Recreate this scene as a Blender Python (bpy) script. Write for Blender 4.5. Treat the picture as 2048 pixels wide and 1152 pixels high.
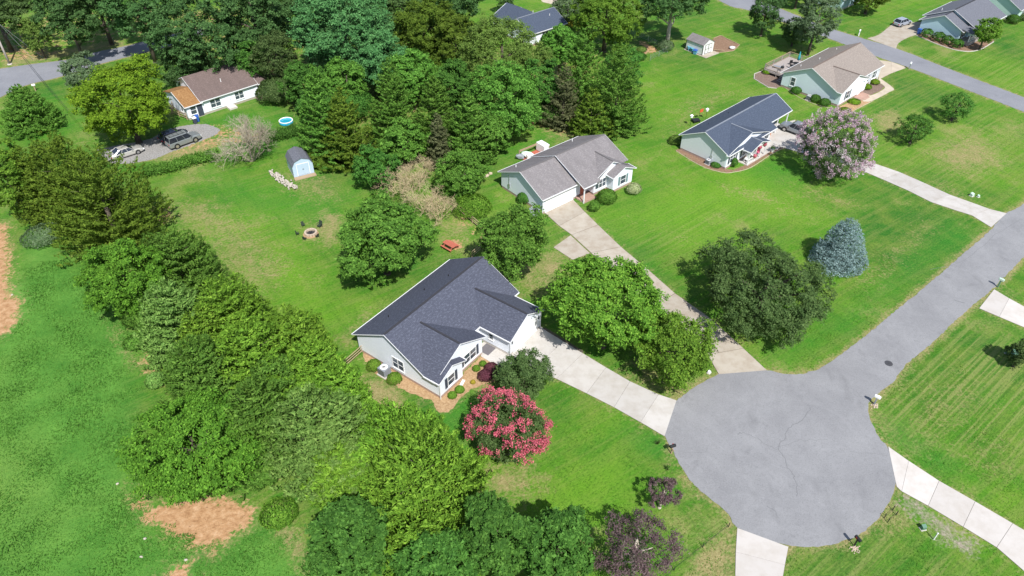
import bpy, math, random
import numpy as np
from mathutils import Vector, Matrix
R = math.radians
for o in list(bpy.data.objects): bpy.data.objects.remove(o)
scene = bpy.context.scene
COL = scene.collection

# ------------------------------------------------------------------ camera, sky, sun, exposure
cam = bpy.data.cameras.new('camera'); cam_ob = bpy.data.objects.new('camera', cam); COL.objects.link(cam_ob)
cam_ob.location = (0, 0, 56); cam_ob.rotation_euler = (R(50), 0, 0)
cam.sensor_width = 36; cam.lens = 25.49; cam.clip_start = 0.5; cam.clip_end = 3000
scene.camera = cam_ob
SUN_EL, SUN_AZ = R(52), R(-70)                # direction towards the sun: azimuth from +x
SUN_DIR = Vector((math.cos(SUN_EL)*math.cos(SUN_AZ), math.cos(SUN_EL)*math.sin(SUN_AZ), math.sin(SUN_EL)))
world = bpy.data.worlds.new('World'); scene.world = world; world.use_nodes = True
wn = world.node_tree.nodes; wn.clear()
sky = wn.new('ShaderNodeTexSky'); sky.sky_type = 'NISHITA'; sky.sun_disc = False
sky.sun_elevation = SUN_EL; sky.sun_rotation = math.atan2(SUN_DIR.x, SUN_DIR.y)
bg = wn.new('ShaderNodeBackground'); bg.inputs[1].default_value = 0.115
wo = wn.new('ShaderNodeOutputWorld')
world.node_tree.links.new(sky.outputs[0], bg.inputs[0]); world.node_tree.links.new(bg.outputs[0], wo.inputs[0])
sl = bpy.data.lights.new('sun', 'SUN'); sl.energy = 5.0; sl.angle = R(0.6); sl.color = (1.0, 0.975, 0.935)
so = bpy.data.objects.new('sun', sl); COL.objects.link(so); so.location = (40, -60, 120)
so.rotation_euler = SUN_DIR.to_track_quat('Z', 'Y').to_euler()
scene.view_settings.view_transform = 'Standard'; scene.view_settings.look = 'None'
scene.view_settings.gamma = 1; scene.view_settings.use_curve_mapping = False
scene.view_settings.exposure = 0.35
scene.render.engine = 'CYCLES'
scene.cycles.max_bounces = 6; scene.cycles.diffuse_bounces = 3; scene.cycles.transmission_bounces = 3

# ------------------------------------------------------------------ material helpers
class NT:
    def __init__(s, name):
        s.m = bpy.data.materials.new(name); s.m.use_nodes = True
        s.t = s.m.node_tree; s.t.nodes.clear(); s.out = s.t.nodes.new('ShaderNodeOutputMaterial')
    def n(s, typ, props=None, **ins):
        nd = s.t.nodes.new('ShaderNode' + typ)
        for k, v in (props or {}).items(): setattr(nd, k, v)
        for k, v in ins.items():
            k = k.replace('_', ' '); sock = nd.inputs[int(k[1:])] if k[0] == 'i' and k[1:].isdigit() else nd.inputs[k]
            s.put(sock, v)
        return nd
    def put(s, sock, v):
        if isinstance(v, bpy.types.Node): s.t.links.new(v.outputs[0], sock)
        elif isinstance(v, bpy.types.NodeSocket): s.t.links.new(v, sock)
        elif isinstance(v, (tuple, list)) and len(v) == 3 and sock.type == 'RGBA': sock.default_value = (*v, 1)
        else: sock.default_value = v
    def mix(s, f, a, b, blend='MIX'):
        nd = s.t.nodes.new('ShaderNodeMix'); nd.data_type = 'RGBA'; nd.blend_type = blend
        s.put(nd.inputs[0], f); s.put(nd.inputs[6], a); s.put(nd.inputs[7], b); return nd.outputs[2]
    def math(s, op, a, b=0.0, clamp=False):
        nd = s.t.nodes.new('ShaderNodeMath'); nd.operation = op; nd.use_clamp = clamp
        s.put(nd.inputs[0], a); s.put(nd.inputs[1], b); return nd.outputs[0]
    def ramp(s, f, *stops):
        nd = s.t.nodes.new('ShaderNodeValToRGB'); cr = nd.color_ramp
        while len(cr.elements) < len(stops): cr.elements.new(0.5)
        for e, (p, c) in zip(cr.elements, stops):
            e.position = p; e.color = (*c, 1) if isinstance(c, (tuple, list)) else (c, c, c, 1)
        s.put(nd.inputs[0], f); return nd.outputs[0]
    def noise(s, vec, scale, detail=3.0, rough=0.55, dist=0.0):
        nd = s.n('TexNoise', Scale=scale, Detail=detail, Roughness=rough, Distortion=dist)
        if vec is not None: s.put(nd.inputs['Vector'], vec)
        return nd.outputs[0]
    def coord(s, which='Object'):
        return s.t.nodes.new('ShaderNodeTexCoord').outputs[which]
    def world(s):
        return s.t.nodes.new('ShaderNodeNewGeometry').outputs['Position']
    def mapping(s, vec, scale=(1,1,1), rot=(0,0,0)):
        nd = s.n('Mapping', Vector=vec); nd.inputs['Scale'].default_value = scale; nd.inputs['Rotation'].default_value = rot; return nd.outputs[0]
    def streak(s, vec, deg, fast, slow):          # coordinates stretched along a compass direction
        nd = s.n('Mapping', {'vector_type': 'TEXTURE'}, Vector=vec); nd.inputs['Scale'].default_value = (1/slow, 1/fast, 1); nd.inputs['Rotation'].default_value = (0, 0, R(deg)); return nd.outputs[0]
    def bump(s, h, strength=0.3, dist=0.05):
        return s.n('Bump', Height=h, Strength=strength, Distance=dist).outputs[0]
    def bsdf(s, col, rough=0.7, normal=None, metal=0.0, spec=0.4, **kw):
        b = s.n('BsdfPrincipled'); s.put(b.inputs['Base Color'], col); s.put(b.inputs['Roughness'], rough)
        b.inputs['Metallic'].default_value = metal; b.inputs['Specular IOR Level'].default_value = spec
        if normal is not None: s.put(b.inputs['Normal'], normal)
        for k, v in kw.items(): s.put(b.inputs[k.replace('_', ' ')], v)
        return b
    def done(s, sh):
        s.t.links.new(sh.outputs[0], s.out.inputs[0]); return s.m

def plain(name, col, rough=0.6, metal=0.0, var=0.18, scale=3.0, bump=0.0, spec=0.4, coat=0.0):
    t = NT(name); v = t.coord()
    f = t.noise(v, scale, 4)
    c = t.mix(t.math('MULTIPLY', f, 1.0), [x*(1-var) for x in col], [min(1, x*(1+var)) for x in col])
    b = t.bsdf(c, rough, t.bump(t.noise(v, scale*8, 3), bump, 0.02) if bump else None, metal, spec)
    if coat: b.inputs['Coat Weight'].default_value = coat; b.inputs['Coat Roughness'].default_value = 0.05
    return t.done(b)

def leafmat(name, dark, mid, light, transl=0.28, patch=0.5):
    t = NT(name); g = t.t.nodes.new('ShaderNodeNewGeometry')
    c = t.ramp(g.outputs['Random Per Island'], (0.0, dark), (0.5, mid), (1.0, light))
    n = t.noise(t.coord(), 0.45, 2)
    c = t.mix(t.math('MULTIPLY', n, patch), c, light, 'MIX')
    n2 = t.ramp(t.noise(t.coord(), 0.9, 3), (0.48, 0.0), (0.70, 0.45))
    c = t.mix(n2, c, [x*0.62 for x in dark[:1]]+[dark[1]*0.8, dark[2]*0.9])
    oi = t.t.nodes.new('ShaderNodeObjectInfo')
    c = t.n('HueSaturation', Hue=t.math('ADD', t.math('MULTIPLY', oi.outputs['Random'], 0.016), 0.490), Saturation=1.0,
            Value=t.math('ADD', t.math('MULTIPLY', oi.outputs['Random'], 0.3), 0.85), Color=c).outputs[0]
    b = t.bsdf(c, 0.7, spec=0.1)
    tr = t.n('BsdfTranslucent', Color=t.mix(0.5, c, (0.25, 0.35, 0.03)))
    mx = t.n('MixShader'); mx.inputs[0].default_value = transl
    t.t.links.new(b.outputs[0], mx.inputs[1]); t.t.links.new(tr.outputs[0], mx.inputs[2])
    return t.done(mx)

def shingle(name, c0, c1, c2, stain=None):
    t = NT(name); uv = t.coord('UV')
    br = t.n('TexBrick', {'offset': 0.5, 'squash': 1.0}, Vector=uv, Color1=c0, Color2=c1, Mortar=[x*0.6 for x in c0], Scale=1.0,
             Mortar_Size=0.012, Bias=0.0, Brick_Width=0.33, Row_Height=0.145)
    g = t.noise(t.mapping(uv, (3.2, 6.5, 1)), 1.0, 2)
    c = t.mix(t.ramp(g, (0.50, 0.0), (0.66, 1.0)), br.outputs[0], c2)
    big = t.noise(uv, 0.28, 4)
    c = t.mix(t.math('MULTIPLY', big, 0.45), c, [x*0.72 for x in c0])
    if stain: c = t.mix(t.ramp(t.noise(t.mapping(uv, (0.8, 0.22, 1)), 1.0, 5, 0.65), (0.45, 0.0), (0.7, 0.85)), c, stain)
    sp = t.noise(uv, 26.0, 2)
    c = t.mix(t.math('MULTIPLY', sp, 0.5), c, [min(1, x*1.5) for x in c1])
    b = t.bsdf(c, 0.9, t.bump(t.math('ADD', br.outputs[1], g), 0.35, 0.03), spec=0.25)
    return t.done(b)

def siding(name, col):
    t = NT(name); v = t.coord()
    sx = t.n('SeparateXYZ', Vector=v)
    saw = t.math('FRACT', t.math('MULTIPLY', sx.outputs[2], 5.2))
    c = t.mix(t.ramp(saw, (0.0, 0.55), (0.10, 0.0)), col, [x*0.72 for x in col])
    c = t.mix(t.math('MULTIPLY', t.noise(t.mapping(v, (0.6, 0.6, 0.25)), 1.0, 5), 0.22), c, [x*0.7 for x in col])
    return t.done(t.bsdf(c, 0.55, t.bump(saw, 0.35, 0.02)))

def concrete(name, col, dirty=(0.27, 0.225, 0.17), amount=0.5):
    t = NT(name); v = t.world(); oi = t.t.nodes.new('ShaderNodeObjectInfo')
    c = t.mix(oi.outputs['Random'], [x*0.90 for x in col], [min(1, x*1.06) for x in col])
    st = t.ramp(t.noise(v, 0.7, 6, 0.65), (0.42, 0.0), (0.75, 1.0))
    c = t.mix(t.math('MULTIPLY', st, amount), c, dirty)
    c = t.mix(t.math('MULTIPLY', t.noise(v, 14, 3), 0.25), c, [x*0.75 for x in col])
    return t.done(t.bsdf(c, 0.85, t.bump(t.noise(v, 30, 2), 0.15, 0.02), spec=0.25))

def asphalt(name, base, light, crack=True):
    t = NT(name); v = t.world()
    c = t.mix(t.ramp(t.noise(v, 0.22, 5, 0.6), (0.3, 0.0), (0.7, 1.0)), base, light)
    g = t.noise(v, 9.0, 4, 0.75)
    c = t.mix(t.ramp(t.noise(v, 0.9, 5, 0.7), (0.58, 0.0), (0.78, 0.4)), c, [min(1, x*1.15) for x in light])
    c = t.mix(t.ramp(t.noise(v, 0.5, 5, 0.7, 1.5), (0.28, 0.5), (0.42, 0.0)), c, [x*0.78 for x in base])
    c = t.mix(t.ramp(g, (0.34, 0.5), (0.5, 0.0)), c, [x*0.62 for x in base])
    c = t.mix(t.ramp(t.noise(v, 7.5, 3, 0.8), (0.54, 0.0), (0.74, 0.45)), c, [min(1, x*1.3) for x in light])
    if crack:
        oil = t.ramp(t.noise(t.mapping(v, (1, 0.35, 1), (0, 0, 0.8)), 0.5, 3), (0.60, 0.0), (0.78, 0.4))
        c = t.mix(t.ramp(t.noise(v, 0.16, 4, 0.6, 2.0), (0.50, 0.0), (0.56, 0.12), (0.62, 0.0)), c, [min(1, x*1.35) for x in light])
        c = t.mix(oil, c, [x*0.55 for x in base])
    return t.done(t.bsdf(c, 0.9, t.bump(g, 0.3, 0.02), spec=0.25))

def speckle(name, c0, c1, c2, scale=6.0, bump=0.6, rough=0.95):
    t = NT(name); v = t.world()
    c = t.ramp(t.noise(v, scale, 5, 0.75), (0.3, c0), (0.5, c1), (0.72, c2))
    c = t.mix(t.math('MULTIPLY', t.noise(v, scale*0.1, 3), 0.35), c, c0)
    return t.done(t.bsdf(c, rough, t.bump(t.noise(v, scale*1.6, 3), bump, 0.06), spec=0.15))

def brickmat(name, c0, c1, mortar):
    t = NT(name); v = t.coord()
    sx = t.n('SeparateXYZ', Vector=v); h = t.math('ADD', sx.outputs[0], sx.outputs[1])
    cv = t.n('CombineXYZ', X=h, Y=sx.outputs[2], Z=0.0)
    br = t.n('TexBrick', {}, Vector=cv, Color1=c0, Color2=c1, Mortar=mortar, Scale=1.0, Mortar_Size=0.01, Brick_Width=0.22, Row_Height=0.075)
    return t.done(t.bsdf(br.outputs[0], 0.9, t.bump(br.outputs[1], -0.4, 0.01)))

def glassmat(name, col=(0.035, 0.045, 0.06)):
    t = NT(name); v = t.coord()
    c = t.mix(t.noise(v, 1.5, 2), col, [x*2.2 for x in col])
    return t.done(t.bsdf(c, 0.06, spec=0.8))

# ------------------------------------------------------------------ mesh helpers
def tag(o, label=None, cat=None, group=None, kind=None):
    if label: o['label'] = label
    if cat: o['category'] = cat
    if group: o['group'] = group
    if kind: o['kind'] = kind
    return o
def empty(name, loc, rz=0.0, label=None, cat=None, group=None):
    o = bpy.data.objects.new(name, None); COL.objects.link(o); o.empty_display_size = 0.3
    o.location = loc if len(loc) == 3 else (*loc, 0); o.rotation_euler = (0, 0, rz)
    return tag(o, label, cat, group)

class MB:
    def __init__(s): s.v = []; s.f = []; s.uv = []
    def add(s, vs, fs):
        b = len(s.v); s.v += [tuple(p) for p in vs]; s.f += [[b+i for i in f] for f in fs]; return s
    def box(s, lo, hi):
        (a, b, c), (d, e, f) = lo, hi
        return s.add([(a,b,c),(d,b,c),(d,e,c),(a,e,c),(a,b,f),(d,b,f),(d,e,f),(a,e,f)],
                     [(3,2,1,0),(4,5,6,7),(0,1,5,4),(1,2,6,5),(2,3,7,6),(3,0,4,7)])
    def cbox(s, c, size, rz=0.0, rx=0.0, ry=0.0):
        M = Matrix.Translation(c) @ Matrix.Rotation(rz, 4, 'Z') @ Matrix.Rotation(ry, 4, 'Y') @ Matrix.Rotation(rx, 4, 'X')
        h = [x/2 for x in size]
        vs = [M @ Vector((x*h[0], y*h[1], z*h[2])) for z in (-1,1) for x, y in ((-1,-1),(1,-1),(1,1),(-1,1))]
        return s.add(vs, [(3,2,1,0),(4,5,6,7),(0,1,5,4),(1,2,6,5),(2,3,7,6),(3,0,4,7)])
    def prism(s, poly, z0, z1):
        a = sum(poly[i][0]*poly[(i+1) % len(poly)][1] - poly[(i+1) % len(poly)][0]*poly[i][1] for i in range(len(poly)))
        if a < 0: poly = poly[::-1]
        n = len(poly)
        return s.add([(x, y, z0) for x, y in poly] + [(x, y, z1) for x, y in poly],
                     [tuple(range(n-1, -1, -1)), tuple(range(n, 2*n))] + [(i, (i+1) % n, n+(i+1) % n, n+i) for i in range(n)])
    def extr(s, prof, axis, a0, a1):      # profile of (h, z) points extruded along x ('x': h is y) or along y ('y': h is x)
        n = len(prof); P = (lambda h, z, a: (a, h, z)) if axis == 'x' else (lambda h, z, a: (h, a, z))
        vs = [P(h, z, a0) for h, z in prof] + [P(h, z, a1) for h, z in prof]
        return s.add(vs, [tuple(range(n-1, -1, -1)), tuple(range(n, 2*n))] + [(i, (i+1) % n, n+(i+1) % n, n+i) for i in range(n)])
    def tube(s, p0, p1, r0, r1=None, n=6):
        r1 = r0 if r1 is None else r1
        p0, p1 = Vector(p0), Vector(p1); d = p1-p0
        if d.length < 1e-6: return s
        q = d.to_track_quat('Z', 'Y'); x, y = q @ Vector((1,0,0)), q @ Vector((0,1,0))
        cs = [(math.cos(2*math.pi*i/n), math.sin(2*math.pi*i/n)) for i in range(n)]
        vs = [p0+(x*a+y*b)*r0 for a, b in cs] + [p1+(x*a+y*b)*r1 for a, b in cs]
        return s.add(vs, [tuple(range(n-1, -1, -1)), tuple(range(n, 2*n))] + [(i, (i+1) % n, n+(i+1) % n, n+i) for i in range(n)])
    def path(s, pts, r0, r1, n=6):
        m = len(pts)-1
        for i in range(m): s.tube(pts[i], pts[i+1], r0+(r1-r0)*i/m, r0+(r1-r0)*(i+1)/m, n)
        return s
    def lathe(s, prof, n=16, c=(0,0,0), cap=True):
        vs = [(c[0]+r*math.cos(2*math.pi*i/n), c[1]+r*math.sin(2*math.pi*i/n), c[2]+z) for r, z in prof for i in range(n)]
        fs = [(k*n+i, k*n+(i+1) % n, (k+1)*n+(i+1) % n, (k+1)*n+i) for k in range(len(prof)-1) for i in range(n)]
        return s.add(vs, fs + ([tuple(range(n-1, -1, -1)), tuple((len(prof)-1)*n+i for i in range(n))] if cap else []))
    def loft(s, rings, cap=True):
        n = len(rings[0]); vs = [p for r in rings for p in r]
        fs = [(k*n+i, k*n+(i+1) % n, (k+1)*n+(i+1) % n, (k+1)*n+i) for k in range(len(rings)-1) for i in range(n)]
        if cap: fs += [tuple(range(n-1, -1, -1)), tuple((len(rings)-1)*n+i for i in range(n))]
        return s.add(vs, fs)
    def rock(s, c, r, rng, sq=0.7):
        import itertools
        vs, fs = ICO
        k = [0.75+0.5*rng.random() for _ in vs]
        return s.add([(c[0]+x*r[0]*q, c[1]+y*r[1]*q, c[2]+z*r[2]*q) for (x, y, z), q in zip(vs, k)], fs)
    def build(s, name, mat, parent=None, smooth=False, uv=False, bevel=0.0, loc=None, rz=0.0, fixn=False):
        me = bpy.data.meshes.new(name); me.from_pydata(s.v, [], s.f); me.update()
        if fixn:
            import bmesh
            bm = bmesh.new(); bm.from_mesh(me); bmesh.ops.recalc_face_normals(bm, faces=bm.faces); bm.to_mesh(me); bm.free()
        if uv: slope_uv(me)
        me.materials.append(mat)
        if smooth: me.polygons.foreach_set('use_smooth', [True]*len(me.polygons))
        o = bpy.data.objects.new(name, me); COL.objects.link(o)
        if parent: o.parent = parent
        if loc is not None: o.location = loc
        if rz: o.rotation_euler = (0, 0, rz)
        if bevel:
            m = o.modifiers.new('bevel', 'BEVEL'); m.width = bevel; m.segments = 2; m.limit_method = 'ANGLE'
        return o
def slope_uv(me):
    uvl = me.uv_layers.new(name='UVMap').data
    for p in me.polygons:
        n = p.normal; e = Vector((-n.y, n.x, 0))
        e = e.normalized() if e.length > 1e-4 else Vector((1, 0, 0)); sdir = n.cross(e)
        for li in p.loop_indices:
            co = me.vertices[me.loops[li].vertex_index].co
            uvl[li].uv = (co.dot(e), co.dot(sdir))
def _ico():
    import bmesh
    bm = bmesh.new(); bmesh.ops.create_icosphere(bm, subdivisions=1, radius=1.0)
    vs = [tuple(v.co) for v in bm.verts]; fs = [[v.index for v in f.verts] for f in bm.faces]; bm.free(); return vs, fs
ICO = _ico()

def quads_mesh(name, V, mat, parent=None):     # V: (n, k, 3) array of small k-cornered faces
    n, k = V.shape[:2]; me = bpy.data.meshes.new(name)
    me.vertices.add(k*n); me.vertices.foreach_set('co', np.ascontiguousarray(V, np.float32).ravel())
    me.loops.add(k*n); me.loops.foreach_set('vertex_index', np.arange(k*n, dtype=np.int32))
    me.polygons.add(n); me.polygons.foreach_set('loop_start', np.arange(0, k*n, k, dtype=np.int32))
    me.update(calc_edges=True); me.materials.append(mat)
    o = bpy.data.objects.new(name, me); COL.objects.link(o)
    if parent: o.parent = parent
    return o
def nrm(a): return a/np.maximum(np.linalg.norm(a, axis=1, keepdims=True), 1e-9)
def leaf_quads(C, N, T, L, W):
    T = nrm(T - N*np.sum(T*N, 1, keepdims=True)); B = np.cross(N, T)
    L = np.asarray(L).reshape(-1, 1)*0.5; W = np.asarray(W).reshape(-1, 1)*0.5
    return np.stack([C-T*L*0.7+B*W, C-T*L*0.7-B*W, C+T*L], 1)

# ------------------------------------------------------------------ materials
M = {}
M['asphalt'] = asphalt('asphalt', (0.205, 0.205, 0.212), (0.262, 0.262, 0.268))
M['asphalt_far'] = asphalt('asphalt_far', (0.19, 0.195, 0.215), (0.24, 0.245, 0.265), False)
M['concrete'] = concrete('concrete', (0.49, 0.465, 0.435))
M['concrete_old'] = concrete('concrete_old', (0.42, 0.375, 0.31), (0.22, 0.15, 0.09), 0.6)
M['concrete_cream'] = concrete('concrete_cream', (0.49, 0.42, 0.33))
M['concrete_white'] = concrete('concrete_white', (0.54, 0.505, 0.47), (0.32, 0.27, 0.21), 0.42)
M['joint'] = plain('joint_dirt', (0.10, 0.085, 0.06), 0.95)
M['crack'] = plain('tar_crack', (0.165, 0.166, 0.172), 0.9)
M['gravel'] = speckle('gravel', (0.16, 0.15, 0.14), (0.28, 0.27, 0.26), (0.45, 0.44, 0.43), 5)
M['straw'] = speckle('pine_straw', (0.24, 0.145, 0.075), (0.40, 0.265, 0.145), (0.56, 0.41, 0.25), 4)
M['mulch'] = speckle('brown_mulch', (0.11, 0.07, 0.055), (0.21, 0.15, 0.12), (0.33, 0.26, 0.22), 6)
M['tilled'] = speckle('tilled_soil', (0.14, 0.085, 0.05), (0.24, 0.15, 0.10), (0.34, 0.24, 0.17), 4)
M['roof_charcoal'] = shingle('roof_charcoal', (0.052, 0.057, 0.080), (0.074, 0.081, 0.110), (0.120, 0.130, 0.170))
M['roof_slate'] = shingle('roof_slate', (0.046, 0.060, 0.090), (0.062, 0.079, 0.114), (0.086, 0.106, 0.148))
M['roof_grey'] = shingle('roof_grey', (0.155, 0.142, 0.145), (0.205, 0.19, 0.192), (0.27, 0.25, 0.245), (0.10, 0.092, 0.092))
M['roof_tan'] = shingle('roof_tan', (0.195, 0.165, 0.145), (0.245, 0.21, 0.185), (0.32, 0.28, 0.245))
M['roof_brown'] = shingle('roof_brown', (0.115, 0.085, 0.078), (0.150, 0.112, 0.103), (0.205, 0.155, 0.142), (0.085, 0.065, 0.06))
M['roof_bluegrey'] = shingle('roof_bluegrey', (0.10, 0.105, 0.125), (0.13, 0.135, 0.16), (0.18, 0.185, 0.21))
M['needles'] = speckle('fallen_needles', (0.17, 0.085, 0.035), (0.30, 0.165, 0.07), (0.42, 0.26, 0.12), 4)
M['white_siding'] = siding('white_siding', (0.82, 0.86, 0.93))
M['grey_siding'] = siding('pale_grey_siding', (0.75, 0.80, 0.88))
M['sage_siding'] = siding('pale_sage_siding', (0.66, 0.685, 0.71))
M['mint_siding'] = siding('mint_siding', (0.66, 0.745, 0.79))
M['blue_siding'] = siding('pale_blue_siding', (0.46, 0.62, 0.70))
M['green_siding'] = siding('pale_green_siding', (0.50, 0.66, 0.60))
M['trim'] = plain('white_trim', (0.74, 0.745, 0.75), 0.45, var=0.06)
M['ridge'] = plain('dark_ridge', (0.035, 0.035, 0.042), 0.85)
M['ridge_grey'] = plain('grey_ridge', (0.14, 0.13, 0.13), 0.85)
M['ridge_tan'] = plain('tan_ridge', (0.16, 0.12, 0.10), 0.85)
M['ridge_light'] = plain('light_ridge', (0.20, 0.22, 0.26), 0.85)
M['glass'] = glassmat('window_glass')
M['shutter'] = plain('dark_shutter', (0.045, 0.055, 0.08), 0.6)
M['shutter_green'] = plain('teal_shutter', (0.16, 0.24, 0.24), 0.6)
M['shutter_green2'] = plain('dark_green_canvas', (0.03, 0.045, 0.03), 0.9)
M['brick'] = brickmat('foundation_brick', (0.30, 0.17, 0.13), (0.40, 0.25, 0.19), (0.42, 0.38, 0.34))
M['white_paint'] = plain('white_paint', (0.80, 0.80, 0.80), 0.5, var=0.08)
M['black'] = plain('black_metal', (0.02, 0.02, 0.022), 0.5)
M['blackmat'] = plain('grey_doormat', (0.14, 0.13, 0.14), 0.95)
M['steel'] = plain('galvanised_steel', (0.45, 0.47, 0.48), 0.4, 0.6)
M['ac'] = plain('ac_grey', (0.24, 0.26, 0.29), 0.5)
M['wood'] = plain('weathered_wood', (0.34, 0.25, 0.16), 0.9, var=0.35, scale=6)
M['wood_grey'] = plain('grey_wood', (0.34, 0.30, 0.28), 0.9, var=0.35, scale=6)
M['redwood'] = plain('red_stain', (0.42, 0.12, 0.075), 0.7, var=0.25, scale=5)
M['stone'] = plain('pale_stone', (0.42, 0.38, 0.32), 0.95, var=0.4, scale=4, bump=0.4)
M['block'] = plain('tan_block', (0.46, 0.37, 0.28), 0.9, var=0.2, scale=6)
M['ash'] = plain('ash', (0.06, 0.055, 0.05), 0.95, var=0.5, scale=8)
M['bark'] = plain('bark', (0.09, 0.072, 0.055), 0.95, var=0.4, scale=5, bump=0.6)
M['bark_pale'] = plain('pale_bark', (0.42, 0.37, 0.30), 0.9, var=0.3, scale=4)
M['deadwood'] = plain('dead_twigs', (0.34, 0.29, 0.22), 0.9, var=0.25, scale=3)
M['tan_twigs'] = plain('tan_twigs', (0.46, 0.37, 0.22), 0.9, var=0.3, scale=3)
M['tyre'] = plain('tyre', (0.018, 0.018, 0.018), 0.85)
M['rim'] = plain('alloy_rim', (0.5, 0.5, 0.5), 0.3, 0.8)
M['carglass'] = glassmat('car_glass', (0.012, 0.014, 0.02))
M['silver'] = plain('silver_paint', (0.52, 0.50, 0.47), 0.3, 0.35, var=0.04, coat=0.6)
M['gunmetal'] = plain('grey_green_paint', (0.23, 0.25, 0.25), 0.3, 0.3, var=0.04, coat=0.6)
M['navy'] = plain('dark_navy_paint', (0.02, 0.025, 0.05), 0.25, 0.2, var=0.04, coat=0.8)
M['truckgrey'] = plain('truck_grey_paint', (0.25, 0.27, 0.29), 0.3, 0.35, var=0.04, coat=0.6)
M['hatch'] = plain('pale_silver_paint', (0.44, 0.47, 0.54), 0.3, 0.35, var=0.04, coat=0.6)
M['lamp_red'] = plain('red_lens', (0.4, 0.02, 0.02), 0.2, var=0.05)
M['lamp_clear'] = plain('clear_lens', (0.75, 0.76, 0.78), 0.15, var=0.05)
M['blue_plastic'] = plain('blue_plastic', (0.03, 0.10, 0.38), 0.5)
M['teal_plastic'] = plain('teal_plastic', (0.10, 0.30, 0.42), 0.5, var=0.4, scale=4)
M['pool_blue'] = plain('pool_blue', (0.03, 0.33, 0.52), 0.35)
M['green_metal'] = plain('green_metal', (0.10, 0.20, 0.14), 0.6)
M['palegreen'] = plain('pale_green_box', (0.45, 0.58, 0.48), 0.6)
M['teal_cloth'] = plain('teal_cloth', (0.04, 0.30, 0.34), 0.85)
M['orange'] = plain('orange_red', (0.65, 0.10, 0.04), 0.7)
M['terracotta'] = plain('terracotta', (0.50, 0.22, 0.11), 0.8)
M['pinkcloth'] = plain('pink_cloth', (0.62, 0.14, 0.24), 0.8)
M['manhole'] = plain('cast_iron', (0.055, 0.055, 0.06), 0.7)
M['shedwhite'] = siding('shed_white_boards', (0.74, 0.75, 0.72))
M['shedblue'] = siding('shed_blue_boards', (0.44, 0.56, 0.68))
t = NT('pool_water'); M['water'] = t.done(t.bsdf((0.02, 0.30, 0.42), 0.05, t.bump(t.noise(t.coord(), 6, 2), 0.2, 0.03), spec=0.7))
L = {}
LEAVES = dict(laurel=((0.022, 0.070, 0.006), (0.056, 0.145, 0.012), (0.150, 0.305, 0.032), .2),   # dark, mid, light, translucency
 green=((0.018, 0.068, 0.008), (0.056, 0.158, 0.018), (0.170, 0.350, 0.055), .22), bright=((0.023, 0.086, 0.007), (0.072, 0.182, 0.015), (0.205, 0.370, 0.046), .25),
 deep=((0.012, 0.054, 0.008), (0.034, 0.112, 0.015), (0.105, 0.250, 0.042), .18), dark=((0.018, 0.046, 0.011), (0.046, 0.092, 0.023), (0.125, 0.195, 0.064), .22),
 oak=((0.013, 0.046, 0.011), (0.036, 0.096, 0.024), (0.105, 0.205, 0.065), .2), yellow=((0.040, 0.108, 0.006), (0.102, 0.225, 0.012), (0.240, 0.405, 0.030), .25),
 willow=((0.045, 0.100, 0.014), (0.100, 0.185, 0.030), (0.200, 0.310, 0.070), .28), olive=((0.026, 0.060, 0.006), (0.062, 0.122, 0.012), (0.140, 0.220, 0.028), .22),
 greygreen=((0.045, 0.085, 0.035), (0.095, 0.155, 0.070), (0.190, 0.270, 0.140), .28), pine=((0.017, 0.072, 0.020), (0.046, 0.145, 0.042), (0.125, 0.285, 0.095), .18),
 cedar=((0.030, 0.068, 0.006), (0.072, 0.132, 0.013), (0.165, 0.245, 0.030), .2), cedar_y=((0.036, 0.100, 0.009), (0.096, 0.222, 0.017), (0.240, 0.420, 0.048), .22),
 cedar_g=((0.026, 0.082, 0.010), (0.068, 0.170, 0.021), (0.175, 0.335, 0.055), .25), cedar_l=((0.046, 0.125, 0.020), (0.115, 0.245, 0.045), (0.260, 0.430, 0.105), .25),
 brownish=((0.052, 0.066, 0.024), (0.095, 0.112, 0.046), (0.170, 0.185, 0.090), .2), spruce=((0.060, 0.115, 0.112), (0.145, 0.235, 0.235), (0.340, 0.450, 0.455), .12),
 plum=((0.036, 0.020, 0.022), (0.095, 0.056, 0.060), (0.200, 0.140, 0.145), .2), maroon=((0.045, 0.010, 0.018), (0.100, 0.024, 0.040), (0.200, 0.070, 0.095), .2),
 box=((0.045, 0.110, 0.010), (0.095, 0.195, 0.02), (0.180, 0.320, 0.040), .2), pale=((0.16, 0.22, 0.07), (0.30, 0.36, 0.16), (0.46, 0.50, 0.28), .2),
 pinkfl=((0.38, 0.045, 0.09), (0.58, 0.095, 0.145), (0.74, 0.22, 0.26), .2), lilac=((0.27, 0.15, 0.23), (0.44, 0.29, 0.37), (0.63, 0.48, 0.54), .2),
 yellowfl=((0.30, 0.28, 0.02), (0.45, 0.40, 0.04), (0.6, 0.5, 0.08), .2), meadow=((0.055, 0.175, 0.022), (0.085, 0.235, 0.034), (0.140, 0.320, 0.058), .3), lawn=((0.045, 0.135, 0.012), (0.080, 0.200, 0.018), (0.150, 0.290, 0.042), .3))
for k_, (a_, b_, c_, t_) in LEAVES.items(): L[k_] = leafmat('leaf_' + k_, a_, b_, c_, t_, 0.3 if k_ in ('pinkfl', 'lilac') else 0.45)

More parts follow.
